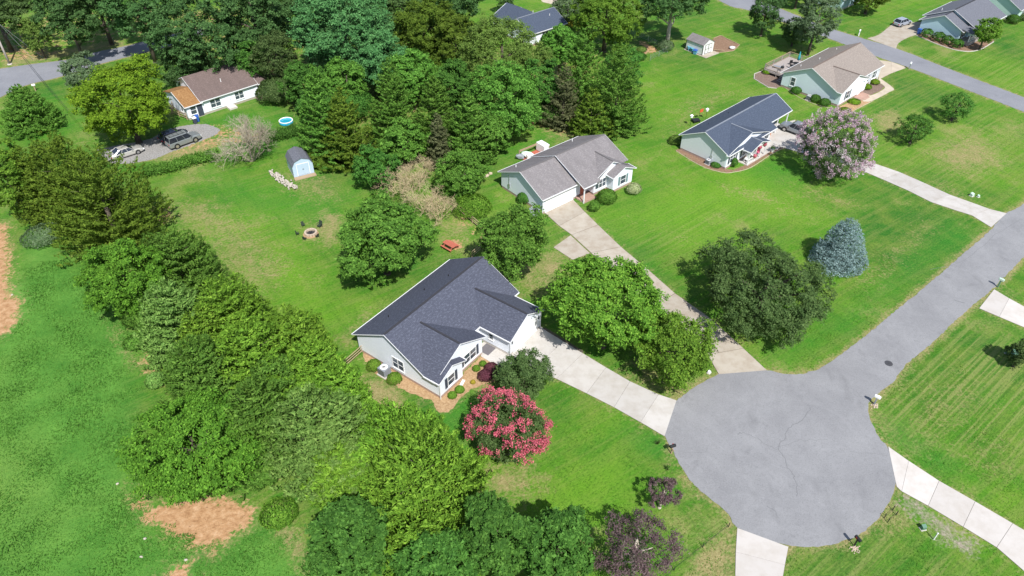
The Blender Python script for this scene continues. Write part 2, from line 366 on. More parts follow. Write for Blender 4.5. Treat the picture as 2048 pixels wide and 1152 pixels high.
# ------------------------------------------------------------------ ground: one sheet, finely divided where the houses stand
def poly_soft(X, Y, poly, soft):
    P = np.array(poly, float); inside = np.zeros(X.shape, bool); d2 = np.full(X.shape, 1e9)
    for i in range(len(P)):
        (x1, y1), (x2, y2) = P[i], P[(i+1) % len(P)]
        cond = ((y1 > Y) != (y2 > Y)) & (X < (x2-x1)*(Y-y1)/((y2-y1) if y2 != y1 else 1e-9) + x1)
        inside ^= cond
        dx, dy = x2-x1, y2-y1; q = np.clip(((X-x1)*dx+(Y-y1)*dy)/(dx*dx+dy*dy+1e-9), 0, 1)
        d2 = np.minimum(d2, (X-x1-q*dx)**2 + (Y-y1-q*dy)**2)
    d = np.sqrt(d2); sd = np.where(inside, d, -d)
    return np.clip(0.5 + sd/(2*soft), 0, 1)
DIRT = [  # (outline, softness in metres, strength)
 ([(-73.33, 81.05),(-67.83, 79.88),(-63.36, 72.23),(-59.76, 65.44),(-57.84, 64.72),(-56.62, 61.05),(-56.67, 58.18),(-59.55, 57.00)], 1.4, 1.0),
 ([(-34.37, 38.39),(-32.02, 36.74),(-30.03, 37.35),(-27.89, 37.61),(-24.71, 37.45),(-22.77, 36.53),(-22.57, 34.85),(-24.43, 33.57),(-25.07, 32.23),(-27.04, 33.10),(-29.80, 34.28),(-32.21, 35.64)], 1.0, 1.0),
 ([(-28.46, 30.63),(-26.98, 31.33),(-26.07, 29.64),(-28.19, 29.35)], 0.5, .95), ([(-50.83, 84.08),(-48.17, 85.34),(-46.02, 82.25),(-47.23, 79.64)], 1.2, .7),
 ([(-103.15, 143.69),(-94.79, 141.09),(-89.22, 139.82),(-88.03, 137.34),(-92.88, 135.39),(-97.76, 133.72)], 1.5, .55), ([(-21.43, 93.39),(-19.19, 90.60),(-15.44, 83.46),(-17.67, 84.71)], 1.0, .7),
 ([(-9.55, 104.95),(-5.22, 107.50),(-2.85, 111.93),(-1.97, 108.36),(-5.05, 102.49)], 1.5, .7), ([(-8.05, 81.05),(-6.45, 82.85),(-2.22, 76.48),(-3.16, 75.17)], 0.8, .5),
 ([(24.95, 145.01),(26.83, 143.95),(29.14, 139.32),(26.95, 137.83)], 1.0, .9), ([(-9.41, 76.70),(-6.47, 76.70),(-6.05, 74.85),(-7.59, 73.68)], 0.5, .8),
 ([(-56.20, 106.30),(-49.85, 109.24),(-39.20, 106.30),(-39.59, 101.69),(-46.94, 100.11),(-52.60, 98.56)], 1.5, .5), ([(-49.96, 105.79),(-48.75, 108.36),(-44.96, 106.64),(-46.12, 102.49)], 1.5, .6),
 ([(-40.51, 54.70),(-39.77, 57.00),(-37.84, 56.22),(-35.71, 50.41),(-38.04, 51.10)], 0.8, .5), ([(-89.45, 154.81),(-85.45, 159.32),(-81.10, 146.35),(-82.87, 141.09)], 2.0, .5), ([(-51.72, 139.82),(-46.42, 142.38),(-42.36, 125.83),(-45.45, 123.69)], 2.0, .6),
]
DIRT += [([(-48.41, 150.49),(-23.37, 150.49),(-2.40, 142.38),(18.36, 150.49),(23.69, 121.61),(16.27, 102.49),(6.83, 103.30),(1.30, 106.64),(-4.82, 95.56),(-11.75, 88.58),(-21.17, 94.11),(-31.93, 95.56),(-40.35, 117.60)], 2.5, .34), ([(-113.09, 150.49),(-105.07, 159.32),(-86.75, 162.44),(-54.38, 165.66),(-42.36, 125.83),(-57.29, 132.55),(-77.50, 145.01),(-89.22, 139.82),(-102.82, 132.55)], 2.0, .4),
 ([(-65.21, 81.05),(-50.17, 68.25),(-37.28, 54.70),(-35.76, 45.22),(-27.58, 39.46),(-18.00, 37.35),(-9.09, 29.85),(-5.03, 29.85),(-6.50, 38.39),(-15.43, 49.06),(-20.94, 56.22),(-37.99, 68.25),(-51.28, 83.46)], 2.0, .3)]
DRY = [ ([(-49.45, 85.97),(-41.73, 85.97),(-33.17, 77.59),(-36.79, 74.32),(-45.17, 79.88)], 3, .5), ([(-34.59, 94.11),(-26.86, 92.68),(-22.76, 85.97),(-26.72, 84.71),(-33.23, 88.58)], 2, .4), ([(-15.31, 62.77),(-17.67, 56.22),(-20.00, 57.00),(-17.63, 62.77)], 1.5, .45), ([(28.93, 91.29),(35.52, 88.58),(39.70, 83.46),(32.03, 85.97)], 2, .45), ([(42.92, 123.69),(31.57, 111.93),(23.78, 100.11),(29.22, 117.60)], 3, .4), ([(-3.77, 64.54),(-0.24, 68.25),(2.12, 64.54),(0.35, 63.65)], 1, .5), ([(15.97, 51.80),(19.21, 49.73),(17.05, 49.06),(14.20, 50.41)], 1, .6),
 ([(-16.59, 52.37),(-13.73, 51.45),(-11.41, 49.39),(-9.56, 47.22),(-9.75, 45.71),(-11.54, 46.34),(-14.66, 49.06)], 0.8, .95), ([(-3.91, 41.11),(1.68, 41.11),(3.47, 39.46),(1.59, 36.84),(-2.85, 37.35)], 2.0, .6),
 ([(-26.47, 83.46),(-22.80, 82.25),(-22.44, 76.48),(-23.97, 74.32),(-26.17, 78.72)], 1.5, .65), ([(-41.07, 77.59),(-33.47, 78.72),(-26.25, 70.21),(-29.70, 64.54),(-36.16, 68.25)], 3.0, .45),
 ([(3.83, 71.71),(6.02, 71.71),(6.23, 69.71),(4.04, 68.74)], 0.8, .9), ([(-28.68, 81.05),(-25.74, 79.88),(-24.94, 75.93),(-27.21, 75.93)], 1.2, .5),
 ([(42.08, 91.29),(48.89, 85.97),(49.35, 83.46),(40.46, 85.97)], 2.0, .35), ([(41.16, 68.25),(51.07, 77.59),(56.40, 82.25),(57.37, 79.88),(42.19, 64.54)], 2.0, .35),
 ([(63.48, 93.39),(65.75, 85.97),(63.13, 83.46),(59.74, 89.92)], 1.5, .3), ([(60.11, 111.93),(65.44, 114.72),(64.61, 106.64),(59.41, 105.79)], 1.5, .6),
 ([(63.41, 100.11),(75.97, 106.64),(75.01, 95.56),(66.12, 92.68)], 3.0, .6), ([(41.56, 42.82),(46.92, 44.00),(45.49, 39.46),(42.36, 40.55)], 2.5, .4),
 ([(40.50, 51.80),(49.03, 53.23),(48.85, 47.74),(40.19, 44.00)], 3.0, .3), ([(15.37, 32.50),(18.96, 34.37),(18.03, 29.85),(13.97, 29.43)], 1.0, .75),
 ([(4.15, 34.85),(7.57, 34.37),(7.23, 30.72),(4.35, 30.72)], 1.5, .6), ([(11.88, 52.51),(16.20, 53.23),(18.97, 51.10),(16.72, 50.07),(13.74, 50.75)], 1.5, .6),
 ([(7.30, 134.91),(18.97, 111.93),(8.24, 100.11),(1.33, 110.13)], 3.0, .5), ([(14.89, 83.46),(24.75, 77.59),(23.46, 74.32),(15.29, 81.05)], 2.5, .25),
 ([(-9.32, 39.46),(-3.38, 39.46),(-2.83, 36.84),(-7.31, 37.35)], 1.5, .5), ([(-20.93, 34.85),(-18.66, 34.37),(-15.76, 30.72),(-16.90, 30.28)], 0.8, .8),
 ([(-98.41, 134.91),(-87.84, 141.09),(-79.06, 146.35),(-77.22, 141.86),(-84.88, 136.85),(-96.38, 131.17)], 1.0, .6), ([(-55.67, 98.56),(-49.55, 103.30),(-46.62, 104.12),(-46.16, 100.11),(-53.02, 95.56)], 1.0, .6),
 ([(-47.20, 62.77),(-41.97, 57.00),(-38.61, 53.96),(-39.92, 53.23),(-44.23, 57.78)], 1.0, .6), ([(-11.20, 82.25),(-5.01, 81.05),(-5.48, 76.48),(-9.48, 77.59)], 1.5, .5),
 ([(13.41, 56.22),(20.67, 51.80),(17.68, 49.73),(11.92, 52.87)], 1.2, .5), ([(-0.25, 72.23),(5.56, 75.39),(7.87, 71.21),(3.89, 64.54),(0.95, 65.44)], 1.5, .5),
 ([(31.71, 36.84),(34.58, 37.35),(35.08, 34.37),(31.27, 33.43)], 0.7, .5),
]
MEADOW = [([(-81.28, 61.05),(-60.52, 68.25),(-63.45, 77.59),(-59.62, 76.48),(-48.55, 64.54),(-41.15, 57.00),(-39.61, 51.80),(-36.16, 42.82),(-33.68, 38.13),(-29.83, 34.37),(-24.78, 31.96),(-21.49, 35.34),(-15.59, 29.85),(-13.76, 20.82),(-51.01, 20.82)], 1.5, 1.0)]
GRAVEL = [([(34.60, 38.18),(36.09, 37.76),(40.13, 32.96),(38.40, 31.51),(36.62, 32.59),(35.17, 34.90),(34.27, 36.28),(33.74, 37.14)], 0.9, .66)]
LIME = [([(11.33, 82.25),(19.67, 87.92),(35.85, 95.56),(42.63, 79.88),(32.50, 82.25),(24.10, 74.32),(15.67, 78.72)], 4, .9), ([(-30.59, 76.48),(-23.78, 70.21),(-19.06, 61.05),(-22.88, 60.22),(-29.47, 68.25)], 2.5, .8), ([(17.38, 98.56),(27.72, 130.25),(43.25, 132.55),(34.09, 111.93),(20.79, 95.56)], 5, .35), ([(2.56, 39.46),(10.45, 44.61),(12.45, 38.39),(7.52, 33.90),(2.89, 35.83)], 2.5, .8), ([(-54.52, 95.56),(-45.38, 100.11),(-45.20, 97.04),(-52.69, 92.68)], 1.5, .6), ([(-19.09, 64.54),(-15.68, 65.44),(-16.09, 60.22),(-18.35, 60.22)], 1.5, .5), ([(14.10, 49.73),(10.96, 49.06),(4.68, 45.22),(3.51, 40.55),(10.38, 44.00)], 2, .5), ([(84.18, 134.91),(94.69, 119.58),(99.48, 128.01),(91.39, 139.82)], 3, .5)]
DEEPG = [([(28.34, 53.08),(37.85, 58.99),(52.20, 71.21),(61.16, 76.70),(59.26, 81.05),(41.01, 64.54),(29.34, 56.61)], 2, .8), ([(-9.08, 46.46),(-4.84, 50.41),(-3.25, 49.06),(-4.84, 41.11),(-8.26, 42.82)], 1.5, .9), ([(-44.57, 92.68),(-28.65, 87.26),(-21.77, 88.58),(-25.30, 81.05),(-39.56, 83.46)], 3, .8), ([(10.59, 45.83),(14.79, 44.48),(15.27, 41.67),(11.67, 42.82)], 1.2, .9), ([(35.11, 45.83),(36.03, 43.23),(40.01, 39.46),(42.75, 39.46),(38.57, 47.10)], 1.5, .8), ([(40.10, 100.11),(45.45, 92.68),(38.39, 88.58),(33.99, 94.11)], 2, .7), ([(10.11, 104.95),(2.80, 100.11),(-4.82, 95.56),(6.24, 108.36)], 2, .6), ([(11.80, 79.88),(13.84, 74.32),(18.77, 65.44),(17.69, 74.32)], 1.5, .5), ([(-53.46, 110.13),(-41.11, 113.78),(-33.67, 103.30),(-45.49, 95.56)], 3, .6), ([(72.63, 145.01),(89.18, 162.44),(100.93, 159.32),(85.13, 150.49)], 3, .5), ([(-86.97, 113.78),(-82.30, 121.61),(-68.50, 106.64),(-76.54, 103.30)], 3, .6)]
MOWN = [([(35.09, 47.10),(40.50, 51.80),(51.72, 61.05),(56.97, 53.23),(49.14, 39.46),(41.56, 42.82)], 2.5, 1.0), ([(59.49, 119.58),(78.15, 125.83),(83.62, 100.11),(67.27, 83.46),(55.43, 95.56)], 3, .4), ([(76.59, 139.82),(87.64, 142.38),(100.75, 130.25),(92.46, 115.67)], 3, .5), ([(23.22, 32.05),(31.64, 34.37),(38.02, 30.72),(34.79, 28.18),(22.08, 28.18)], 1.5, .7), ([(14.09, 76.48),(26.41, 85.97),(32.50, 82.25),(22.42, 72.23)], 3, .5)]
def axis(lo, hi, step, far):
    a = list(np.arange(lo, hi+0.01, step)); out = [far*k for k in (1.0, 0.6, 0.4)]
    return np.array([lo-x for x in out] + a + [hi+x for x in out[::-1]])
# ------------------------------------------------------------------ roads and drives
PAVED = []
def smooth_line(pts, k=4):
    out = []
    for i in range(len(pts)-1):
        p0, p1, p2, p3 = (np.array(pts[max(0, min(len(pts)-1, j))]) for j in (i-1, i, i+1, i+2))
        for s in range(k):
            u = s/k; out.append(tuple(0.5*(2*p1+(p2-p0)*u+(2*p0-5*p1+4*p2-p3)*u*u+(3*p1-p0-3*p2+p3)*u**3)))
    return out + [tuple(pts[-1])]
def sheet(name, poly, mat, z=0.02, label=None):
    PAVED.append(poly)
    step, jit = (0.22, 0.07) if mat in ('straw', 'mulch', 'tilled', 'gravel') else (0.35, 0.045) if 'asphalt' in mat else (0, 0)
    if step:
        rj = random.Random(name); out = []
        for i, a in enumerate(poly):
            b = poly[(i+1) % len(poly)]; m = min(60, max(1, int(math.dist(a, b)/step)))
            for q_ in range(m): out.append((a[0]+(b[0]-a[0])*q_/m+rj.gauss(0, jit), a[1]+(b[1]-a[1])*q_/m+rj.gauss(0, jit)))
        poly = out
    o = MB().prism(poly, -0.05, z).build(name, M[mat]); return tag(o, label, None, None, 'structure')
STREET_W = [(85.50, 96.74),(71.45, 85.08),(67.58, 82.61),(63.56, 78.72),(57.81, 73.79),(50.75, 67.78),(43.98, 62.25),(37.80, 57.15),(35.00, 55.08),(32.84, 53.59),(30.61, 52.72),(28.58, 52.65),(26.95, 53.23)]
BULB = [(21.74, 52.65),(19.51, 51.24),(16.68, 48.99),(15.54, 47.61),(14.96, 46.15),(14.79, 44.48),(15.32, 42.53),(15.58, 41.33),(16.21, 39.46),(17.53, 37.66),(18.97, 35.93),(19.41, 34.66),(21.35, 33.52),(23.22, 32.92),(25.45, 32.78),(27.60, 33.15),(29.98, 34.09),(32.02, 35.59),(33.62, 37.30),(34.57, 38.55),(35.18, 39.73),(35.49, 41.16),(35.80, 43.23),(35.45, 43.94),(35.34, 45.40),(35.42, 46.91),(35.98, 48.66)]
STREET_E = [(37.64, 50.07),(39.90, 51.73),(41.86, 53.81),(46.05, 57.15),(51.04, 61.31),(55.03, 64.54),(57.97, 66.83),(64.88, 72.95),(78.49, 84.96)]
STREET = sheet('cul_de_sac_street', smooth_line(STREET_W, 3)+smooth_line(BULB, 3)+smooth_line(STREET_E, 3), 'asphalt', 0.03, 'grey asphalt cul-de-sac with its street running off right')
sheet('upper_street', smooth_line([(36.64, 204.28),(47.32, 168.31),(52.11, 162.44),(60.44, 151.62),(65.77, 143.95),(71.00, 136.12),(74.73, 131.40),(80.81, 122.03),(86.57, 113.03),(92.97, 102.65)])+smooth_line([(96.30, 108.02),(89.57, 118.59),(81.87, 130.94),(76.11, 140.58),(67.83, 149.93),(60.08, 162.44),(52.53, 175.94),(44.20, 202.02)]), 'asphalt_far', 0.03, 'straight asphalt street crossing the upper right corner')
sheet('lane', smooth_line([(-93.37, 107.50),(-89.57, 118.59),(-87.63, 123.48),(-82.99, 127.35),(-78.36, 133.02),(-71.96, 138.57),(-62.13, 147.71)])+smooth_line([(-63.93, 153.35),(-76.92, 141.86),(-81.19, 139.07),(-84.79, 135.39),(-90.92, 133.02),(-96.13, 130.71),(-104.71, 126.26)]), 'asphalt_far', 0.03, 'grey asphalt lane in the upper left corner')
sheet('gravel_drive', smooth_line([(-64.42, 100.11),(-61.56, 97.04),(-59.16, 95.85),(-55.09, 97.04),(-52.60, 99.64),(-49.38, 102.81),(-47.29, 106.30),(-50.92, 108.71),(-55.64, 106.98),(-57.61, 103.63),(-61.58, 101.69)]), 'gravel', 0.02, 'grey gravel drive with three parked cars')
sheet('far_drive', [(4.31, 179.59),(12.69, 179.59),(9.89, 165.66),(6.92, 167.64)], 'concrete_cream', 0.025, 'pale concrete drive at the top edge')

ROADS = 3
def crack(pts, w):
    mb = MB(); rc = random.Random(len(pts)); q_ = smooth_line(pts, 5); q_ = [(x+rc.gauss(0, .07), y+rc.gauss(0, .07)) for x, y in q_]
    for (a, b), (c, d) in zip(q_[:-1], q_[1:]):
        l_ = math.hypot(c-a, d-b) or 1; nx_, ny_ = -(d-b)/l_*w/2, (c-a)/l_*w/2
        mb.add([(a-nx_, b-ny_, .034), (a+nx_, b+ny_, .034), (c+nx_, d+ny_, .034), (c-nx_, d-ny_, .034)], [(3, 2, 1, 0)])
    return mb.build('crack', M['crack'], STREET)
for pts_, w_ in (([(29.99, 48.00),(28.66, 46.46),(27.65, 45.92),(26.93, 45.18),(25.77, 43.73),(25.23, 42.94),(25.52, 41.96),(25.55, 40.77),(25.82, 39.84),(25.69, 38.55),(25.49, 37.66)], .06),
 ([(25.23, 42.94),(24.31, 43.41),(23.52, 44.24),(22.66, 44.67),(21.82, 44.79)], .045), ([(25.32, 43.11),(26.98, 43.73),(28.76, 44.03),(30.39, 44.03)], .03), ([(34.51, 51.10),(35.28, 50.07),(35.69, 49.39)], .03),
 ([(15.89, 42.53),(18.02, 42.53),(18.82, 43.41)], .03), ([(22.58, 36.63),(23.04, 36.23),(23.28, 35.54)], .05), ([(31.97, 42.53),(34.27, 42.36),(35.36, 42.13)], .03), ([(51.76, 70.21),(57.06, 72.23),(63.58, 77.59),(68.73, 81.05)], .04), ([(51.91, 64.54),(53.13, 64.00)], .12)): crack(pts_, w_)
def lerp(a, b, k): return (a[0]+(b[0]-a[0])*k, a[1]+(b[1]-a[1])*k)
def drive(name, pairs, mat, label, split=1, gap=0.03, across=1):
    base = [p[0] for p in pairs] + [p[1] for p in pairs][::-1]; PAVED.append(base)
    d = tag(MB().prism(base, -0.05, 0.022).build(name, M['joint']), label, None, None, 'structure')
    for (l0, r0), (l1, r1) in zip(pairs[:-1], pairs[1:]):
        for s in range(split):
            a, b = lerp(l0, l1, s/split), lerp(r0, r1, s/split); c_, d_ = lerp(l0, l1, (s+1)/split), lerp(r0, r1, (s+1)/split)
            for w in range(across):
                qd = [lerp(a, b, w/across), lerp(a, b, (w+1)/across), lerp(c_, d_, (w+1)/across), lerp(c_, d_, w/across)]
                cx, cy = sum(p[0] for p in qd)/4, sum(p[1] for p in qd)/4
                k = [max(0.0, 1-gap*0.7/max(0.3, math.dist(p, (cx, cy)))) for p in qd]
                qq = [(cx+(p[0]-cx)*f, cy+(p[1]-cy)*f) for p, f in zip(qd, k)]
                MB().prism(qq, 0.0, 0.045).build('concrete_slab', M[mat], d)
    return d
drive('main_driveway', [((-0.54, 55.76),(3.06, 60.13)),((2.23, 53.37),(5.69, 57.55)),((4.65, 51.94),(7.70, 55.68)),((7.63, 49.93),(9.99, 53.59)),((10.24, 48.07),(12.29, 51.59)),((12.65, 46.15),(14.98, 49.79)),((14.73, 44.42),(16.68, 48.99))], 'concrete', 'pale concrete driveway from charcoal-roofed house to the cul-de-sac')
drive('neighbour_driveway', [((4.33, 82.97),(8.58, 86.10)),((6.29, 79.64),(10.02, 82.97)),((7.83, 77.59),(11.53, 79.88)),((10.07, 73.68),(14.04, 74.96)),((13.15, 68.25),(17.05, 69.91)),((16.36, 63.21),(19.41, 65.72)),((19.09, 58.99),(22.58, 61.48)),((21.16, 55.46),(25.30, 56.45)),((21.73, 52.58),(26.98, 53.16))], 'concrete_old', 'stained concrete driveway curving behind the trees to the cul-de-sac', 1, .06)
drive('parking_pad', [((5.34, 74.85),(7.62, 72.23)),((7.69, 77.48),(9.94, 73.58))], 'concrete_old', 'short stained concrete pad beside the neighbour driveway')
drive('carport_driveway', [((41.38, 101.37),(46.56, 108.71)),((44.53, 99.33),(48.97, 104.95)),((48.50, 97.34),(51.41, 100.89)),((51.42, 94.68),(53.74, 96.89)),((54.19, 91.42),(57.55, 93.39)),((56.60, 88.44),(59.92, 90.33)),((58.57, 85.46),(62.13, 87.26)),((60.78, 83.59),(64.32, 85.21)),((62.69, 82.13),(65.87, 83.71)),((63.92, 79.30),(67.71, 82.61))], 'concrete', 'long straight concrete driveway past the lilac tree')
sheet('carport_apron', [(39.14, 100.58),(41.01, 104.62),(43.66, 108.36),(46.98, 110.13),(46.57, 107.67),(44.15, 103.30),(41.19, 100.11)], 'concrete', 0.038, 'concrete apron before the carport')
drive('side_driveway', [((54.29, 63.03),(57.78, 66.46)),((55.86, 61.56),(58.71, 64.81)),((57.77, 59.80),(60.07, 62.77)),((59.66, 57.00),(61.84, 59.80))], 'concrete_white', 'short concrete driveway at the right edge by green mailbox')
drive('lower_driveway', [((19.39, 34.56),(23.30, 32.78)),((18.73, 32.32),(22.54, 31.16)),((18.19, 30.20),(21.76, 29.43)),((17.44, 27.38),(20.73, 26.78))], 'concrete_white', 'pale concrete driveway leaving the cul-de-sac at bottom')
drive('long_driveway', [((35.84, 43.23),(34.82, 38.71)),((37.10, 41.56),(35.07, 38.23)),((38.95, 39.35),(36.80, 36.74)),((41.18, 37.19),(38.91, 34.66)),((43.36, 35.00),(40.81, 32.73)),((45.69, 32.64),(42.38, 29.85))], 'concrete_white', 'long pale concrete driveway in the lower right corner')
drive('corner_driveway', [((66.92, 125.83),(70.25, 134.91)),((70.35, 128.68),(72.56, 133.96)),((74.17, 131.17),(73.98, 131.86))], 'concrete_cream', 'cream concrete driveway beside tan-roofed house')
sheet('front_walk', smooth_line([(66.29, 125.61),(66.93, 123.06),(65.83, 121.41),(63.11, 119.38),(60.85, 118.98)], 3)+smooth_line([(60.91, 117.02),(62.46, 117.21),(66.92, 120.80),(68.21, 122.23),(67.45, 126.48)], 3), 'concrete_cream', 0.04, 'curved cream front walk of tan-roofed house')
sheet('upper_driveway', smooth_line([(72.42, 145.81),(75.40, 147.71),(79.34, 152.19),(81.55, 154.51),(84.76, 154.81),(88.19, 155.10)], 3)+smooth_line([(85.44, 148.81),(83.11, 147.71),(80.90, 146.35),(77.76, 143.42),(76.00, 140.33)], 3), 'concrete_old', 0.035, 'wide concrete driveway of pale blue house with silver car')
sheet('porch_apron', [(-3.35, 55.23),(-3.31, 57.31),(-2.87, 57.55),(-0.11, 55.23),(0.32, 54.55),(-0.74, 53.08)], 'concrete', 0.04, 'concrete porch apron of charcoal-roofed house')
sheet('straw_bed', smooth_line([(-16.17, 56.07),(-15.95, 55.00),(-14.32, 52.65),(-12.13, 51.10),(-9.91, 49.73),(-8.00, 48.86),(-7.61, 47.74),(-6.88, 47.35),(-6.06, 47.74),(-5.56, 48.72),(-4.81, 49.86),(-3.57, 50.82),(-2.03, 51.45),(-1.10, 52.37),(-1.06, 53.52)], 3)+[(-3.35, 55.30),(-5.20, 52.51),(-7.10, 49.73),(-15.49, 56.22)], 'straw', 0.018, 'orange pine straw bed around white house corner')
sheet('mulch_bed', [(63.19, 119.58),(61.19, 119.18),(61.04, 119.99),(66.37, 125.83),(66.84, 123.06),(65.83, 121.61)], 'mulch', 0.018, 'brown mulch bed inside the curved walk')
sheet('lower_bed', smooth_line([(55.23, 114.34),(55.98, 112.11),(58.57, 114.15),(62.21, 117.02),(60.88, 117.41),(58.50, 116.82)], 3), 'straw', 0.018, 'planted straw bed below tan-roofed house')
sheet('stone_bed', [(44.45, 126.48),(45.05, 128.45),(47.38, 130.25),(49.83, 128.01),(48.75, 123.27),(47.35, 122.44),(45.94, 122.86)], 'mulch', 0.03, 'purplish gravel bed with pale kerb beside the deck')
sheet('shrub_bed', smooth_line([(82.91, 147.71),(85.64, 142.38),(88.31, 139.57),(91.89, 139.82),(96.94, 143.95),(97.24, 145.54),(91.39, 143.95),(85.93, 149.93)], 3), 'tilled', 0.018, 'curved planting bed in front of pale blue house')
sheet('carport_bed', smooth_line([(25.49, 100.11),(28.32, 95.56),(31.25, 93.53),(33.14, 93.68),(35.70, 94.97),(39.76, 98.87),(42.86, 101.05),(41.71, 101.69),(35.09, 95.56),(31.82, 94.39),(26.53, 100.73)], 3), 'tilled', 0.018, 'narrow soil bed around carport house')
sheet('soil_plot', [(39.46, 138.82),(40.99, 145.54),(42.77, 147.16),(45.42, 142.38),(43.56, 139.57),(40.84, 138.82)], 'tilled', 0.03, 'tilled brown garden plot beside white shed')
sheet('planting_bed', smooth_line([(24.54, 140.33),(25.97, 141.35),(27.04, 139.82),(25.97, 137.83),(24.54, 138.08)], 3), 'straw', 0.02, 'round straw bed by the wire fence at the top')

gx, gy = axis(-140, 140, 1.0, 900), axis(8, 240, 1.0, 900)
X, Y = np.meshgrid(gx, gy); nx, ny = len(gx), len(gy)
masks = []
for lst in (DIRT, DRY, MEADOW, GRAVEL):
    m = np.zeros(X.shape)
    for poly, soft, k in lst: m = np.maximum(m, k*poly_soft(X, Y, poly, soft))
    masks.append(m)
lots = []
for lst in (LIME, DEEPG, MOWN):
    m = np.zeros(X.shape)
    for poly, soft, k in lst: m = np.maximum(m, k*poly_soft(X, Y, poly, soft))
    lots.append(m)
for poly in PAVED[:ROADS]:          # thin dry verge along the asphalt
    vg = poly_soft(X, Y, poly, 1.2); masks[1] = np.maximum(masks[1], np.where(vg > 0.02, np.clip((vg-0.12)*2.2, 0, 0.62), 0))
for poly in PAVED[ROADS:]:
    vg = poly_soft(X, Y, poly, 0.9); masks[1] = np.maximum(masks[1], np.where(vg > 0.02, np.clip((vg-0.15)*1.6, 0, 0.45), 0))
for poly, soft, k in DIRT[:4]: masks[1] = np.maximum(masks[1], 0.75*poly_soft(X, Y, poly, 2.4))
me = bpy.data.meshes.new('ground')
me.vertices.add(nx*ny); me.vertices.foreach_set('co', np.stack([X, Y, X*0], -1).astype(np.float32).ravel())
ii = (np.arange(ny-1)[:, None]*nx + np.arange(nx-1)[None, :]).ravel()
q = np.stack([ii, ii+1, ii+nx+1, ii+nx], 1).astype(np.int32)
me.loops.add(q.size); me.loops.foreach_set('vertex_index', q.ravel())
me.polygons.add(len(q)); me.polygons.foreach_set('loop_start', np.arange(0, q.size, 4, dtype=np.int32)); me.update(calc_edges=True)
ca = me.attributes.new('cover', 'FLOAT_COLOR', 'POINT'); ca.data.foreach_set('color', np.stack(masks, -1).astype(np.float32).ravel())
cb = me.attributes.new('lot', 'FLOAT_COLOR', 'POINT'); cb.data.foreach_set('color', np.stack(lots+[lots[0]*0], -1).astype(np.float32).ravel())
t = NT('lawn_and_soil'); v = t.world(); at = t.n('Attribute', {'attribute_name': 'cover'})
sc = t.n('SeparateColor', Color=at.outputs['Color'])
big, mid, fine = t.noise(v, 0.045, 5, 0.6), t.noise(v, 0.30, 6, 0.7), t.noise(t.streak(v, 37, 1.1, 0.7), 4.6, 5, 0.8)
stripe = t.noise(t.streak(v, 34, 1.5, 0.06), 1.0, 4, 0.65, 0.5)
stripe2 = t.noise(t.streak(v, -56, 1.0, 0.07), 1.0, 4, 0.65, 0.7)
lawn = t.ramp(big, (0.36, (0.028, 0.128, 0.014)), (0.49, (0.058, 0.182, 0.012)), (0.62, (0.100, 0.238, 0.015)))
lawn = t.mix(t.ramp(mid, (0.42, 0.0), (0.7, 0.75)), lawn, (0.165, 0.215, 0.040))
lawn = t.mix(t.ramp(mid, (0.25, 0.6), (0.46, 0.0)), lawn, (0.034, 0.130, 0.016))
lawn = t.mix(t.ramp(stripe, (0.46, 0.0), (0.62, 0.42)), lawn, (0.185, 0.215, 0.060))
lawn = t.mix(t.ramp(stripe2, (0.50, 0.0), (0.62, 0.35)), lawn, (0.046, 0.135, 0.016))
lot = t.n('SeparateColor', Color=t.n('Attribute', {'attribute_name': 'lot'}).outputs['Color'])
soft = t.math('ADD', t.noise(v, 0.25, 5, 0.65), 0.35)
lawn = t.mix(t.math('MULTIPLY', t.math('MULTIPLY', lot.outputs[0], soft), 0.85, True), lawn, (0.130, 0.280, 0.018))
lawn = t.mix(t.math('MULTIPLY', t.math('MULTIPLY', lot.outputs[1], soft), 0.85, True), lawn, (0.034, 0.180, 0.018))
rows = t.noise(t.streak(v, 39.5, 2.0, 0.03), 1.0, 3, 0.6)
lawn = t.mix(t.math('MULTIPLY', t.ramp(rows, (0.50, 0.0), (0.60, 0.75)), lot.outputs[2]), lawn, (0.215, 0.240, 0.075))
lawn = t.mix(t.math('MULTIPLY', t.ramp(rows, (0.36, 0.7), (0.47, 0.0)), lot.outputs[2]), lawn, (0.045, 0.125, 0.014))
mead = t.mix(t.ramp(mid, (0.3, 0.0), (0.7, 1.0)), (0.045, 0.155, 0.020), (0.110, 0.265, 0.042))
mead = t.mix(t.ramp(big, (0.48, 0.0), (0.64, 0.6)), mead, (0.15, 0.26, 0.05))
c = t.mix(sc.outputs[2], lawn, mead)
c = t.mix(t.math('MULTIPLY', t.ramp(fine, (0.34, 0.75), (0.48, 0.0)), t.math('SUBTRACT', 1.0, t.math('MULTIPLY', sc.outputs[2], 0.6))), c, (0.018, 0.070, 0.008))
c = t.mix(t.ramp(fine, (0.53, 0.0), (0.70, 0.55)), c, (0.185, 0.33, 0.045))
brk = t.math('SUBTRACT', t.noise(v, 0.8, 6, 0.7), 0.5); brkf = t.math('SUBTRACT', t.noise(v, 3.0, 4, 0.7), 0.5)
def edge(mask, k, kf, lo, hi):
    s_ = t.math('ADD', mask, t.math('ADD', t.math('MULTIPLY', brk, k), t.math('MULTIPLY', brkf, kf)))
    return t.math('MULTIPLY', t.ramp(s_, (lo, 0.0), (hi, 1.0)), t.ramp(mask, (0.02, 0.0), (0.15, 1.0)))
dryc = t.ramp(fine, (0.3, (0.17, 0.15, 0.06)), (0.5, (0.27, 0.23, 0.10)), (0.7, (0.40, 0.34, 0.18)))
c = t.mix(t.math('MULTIPLY', edge(sc.outputs[1], 1.2, 1.3, 0.22, 0.72), 0.95), c, dryc)
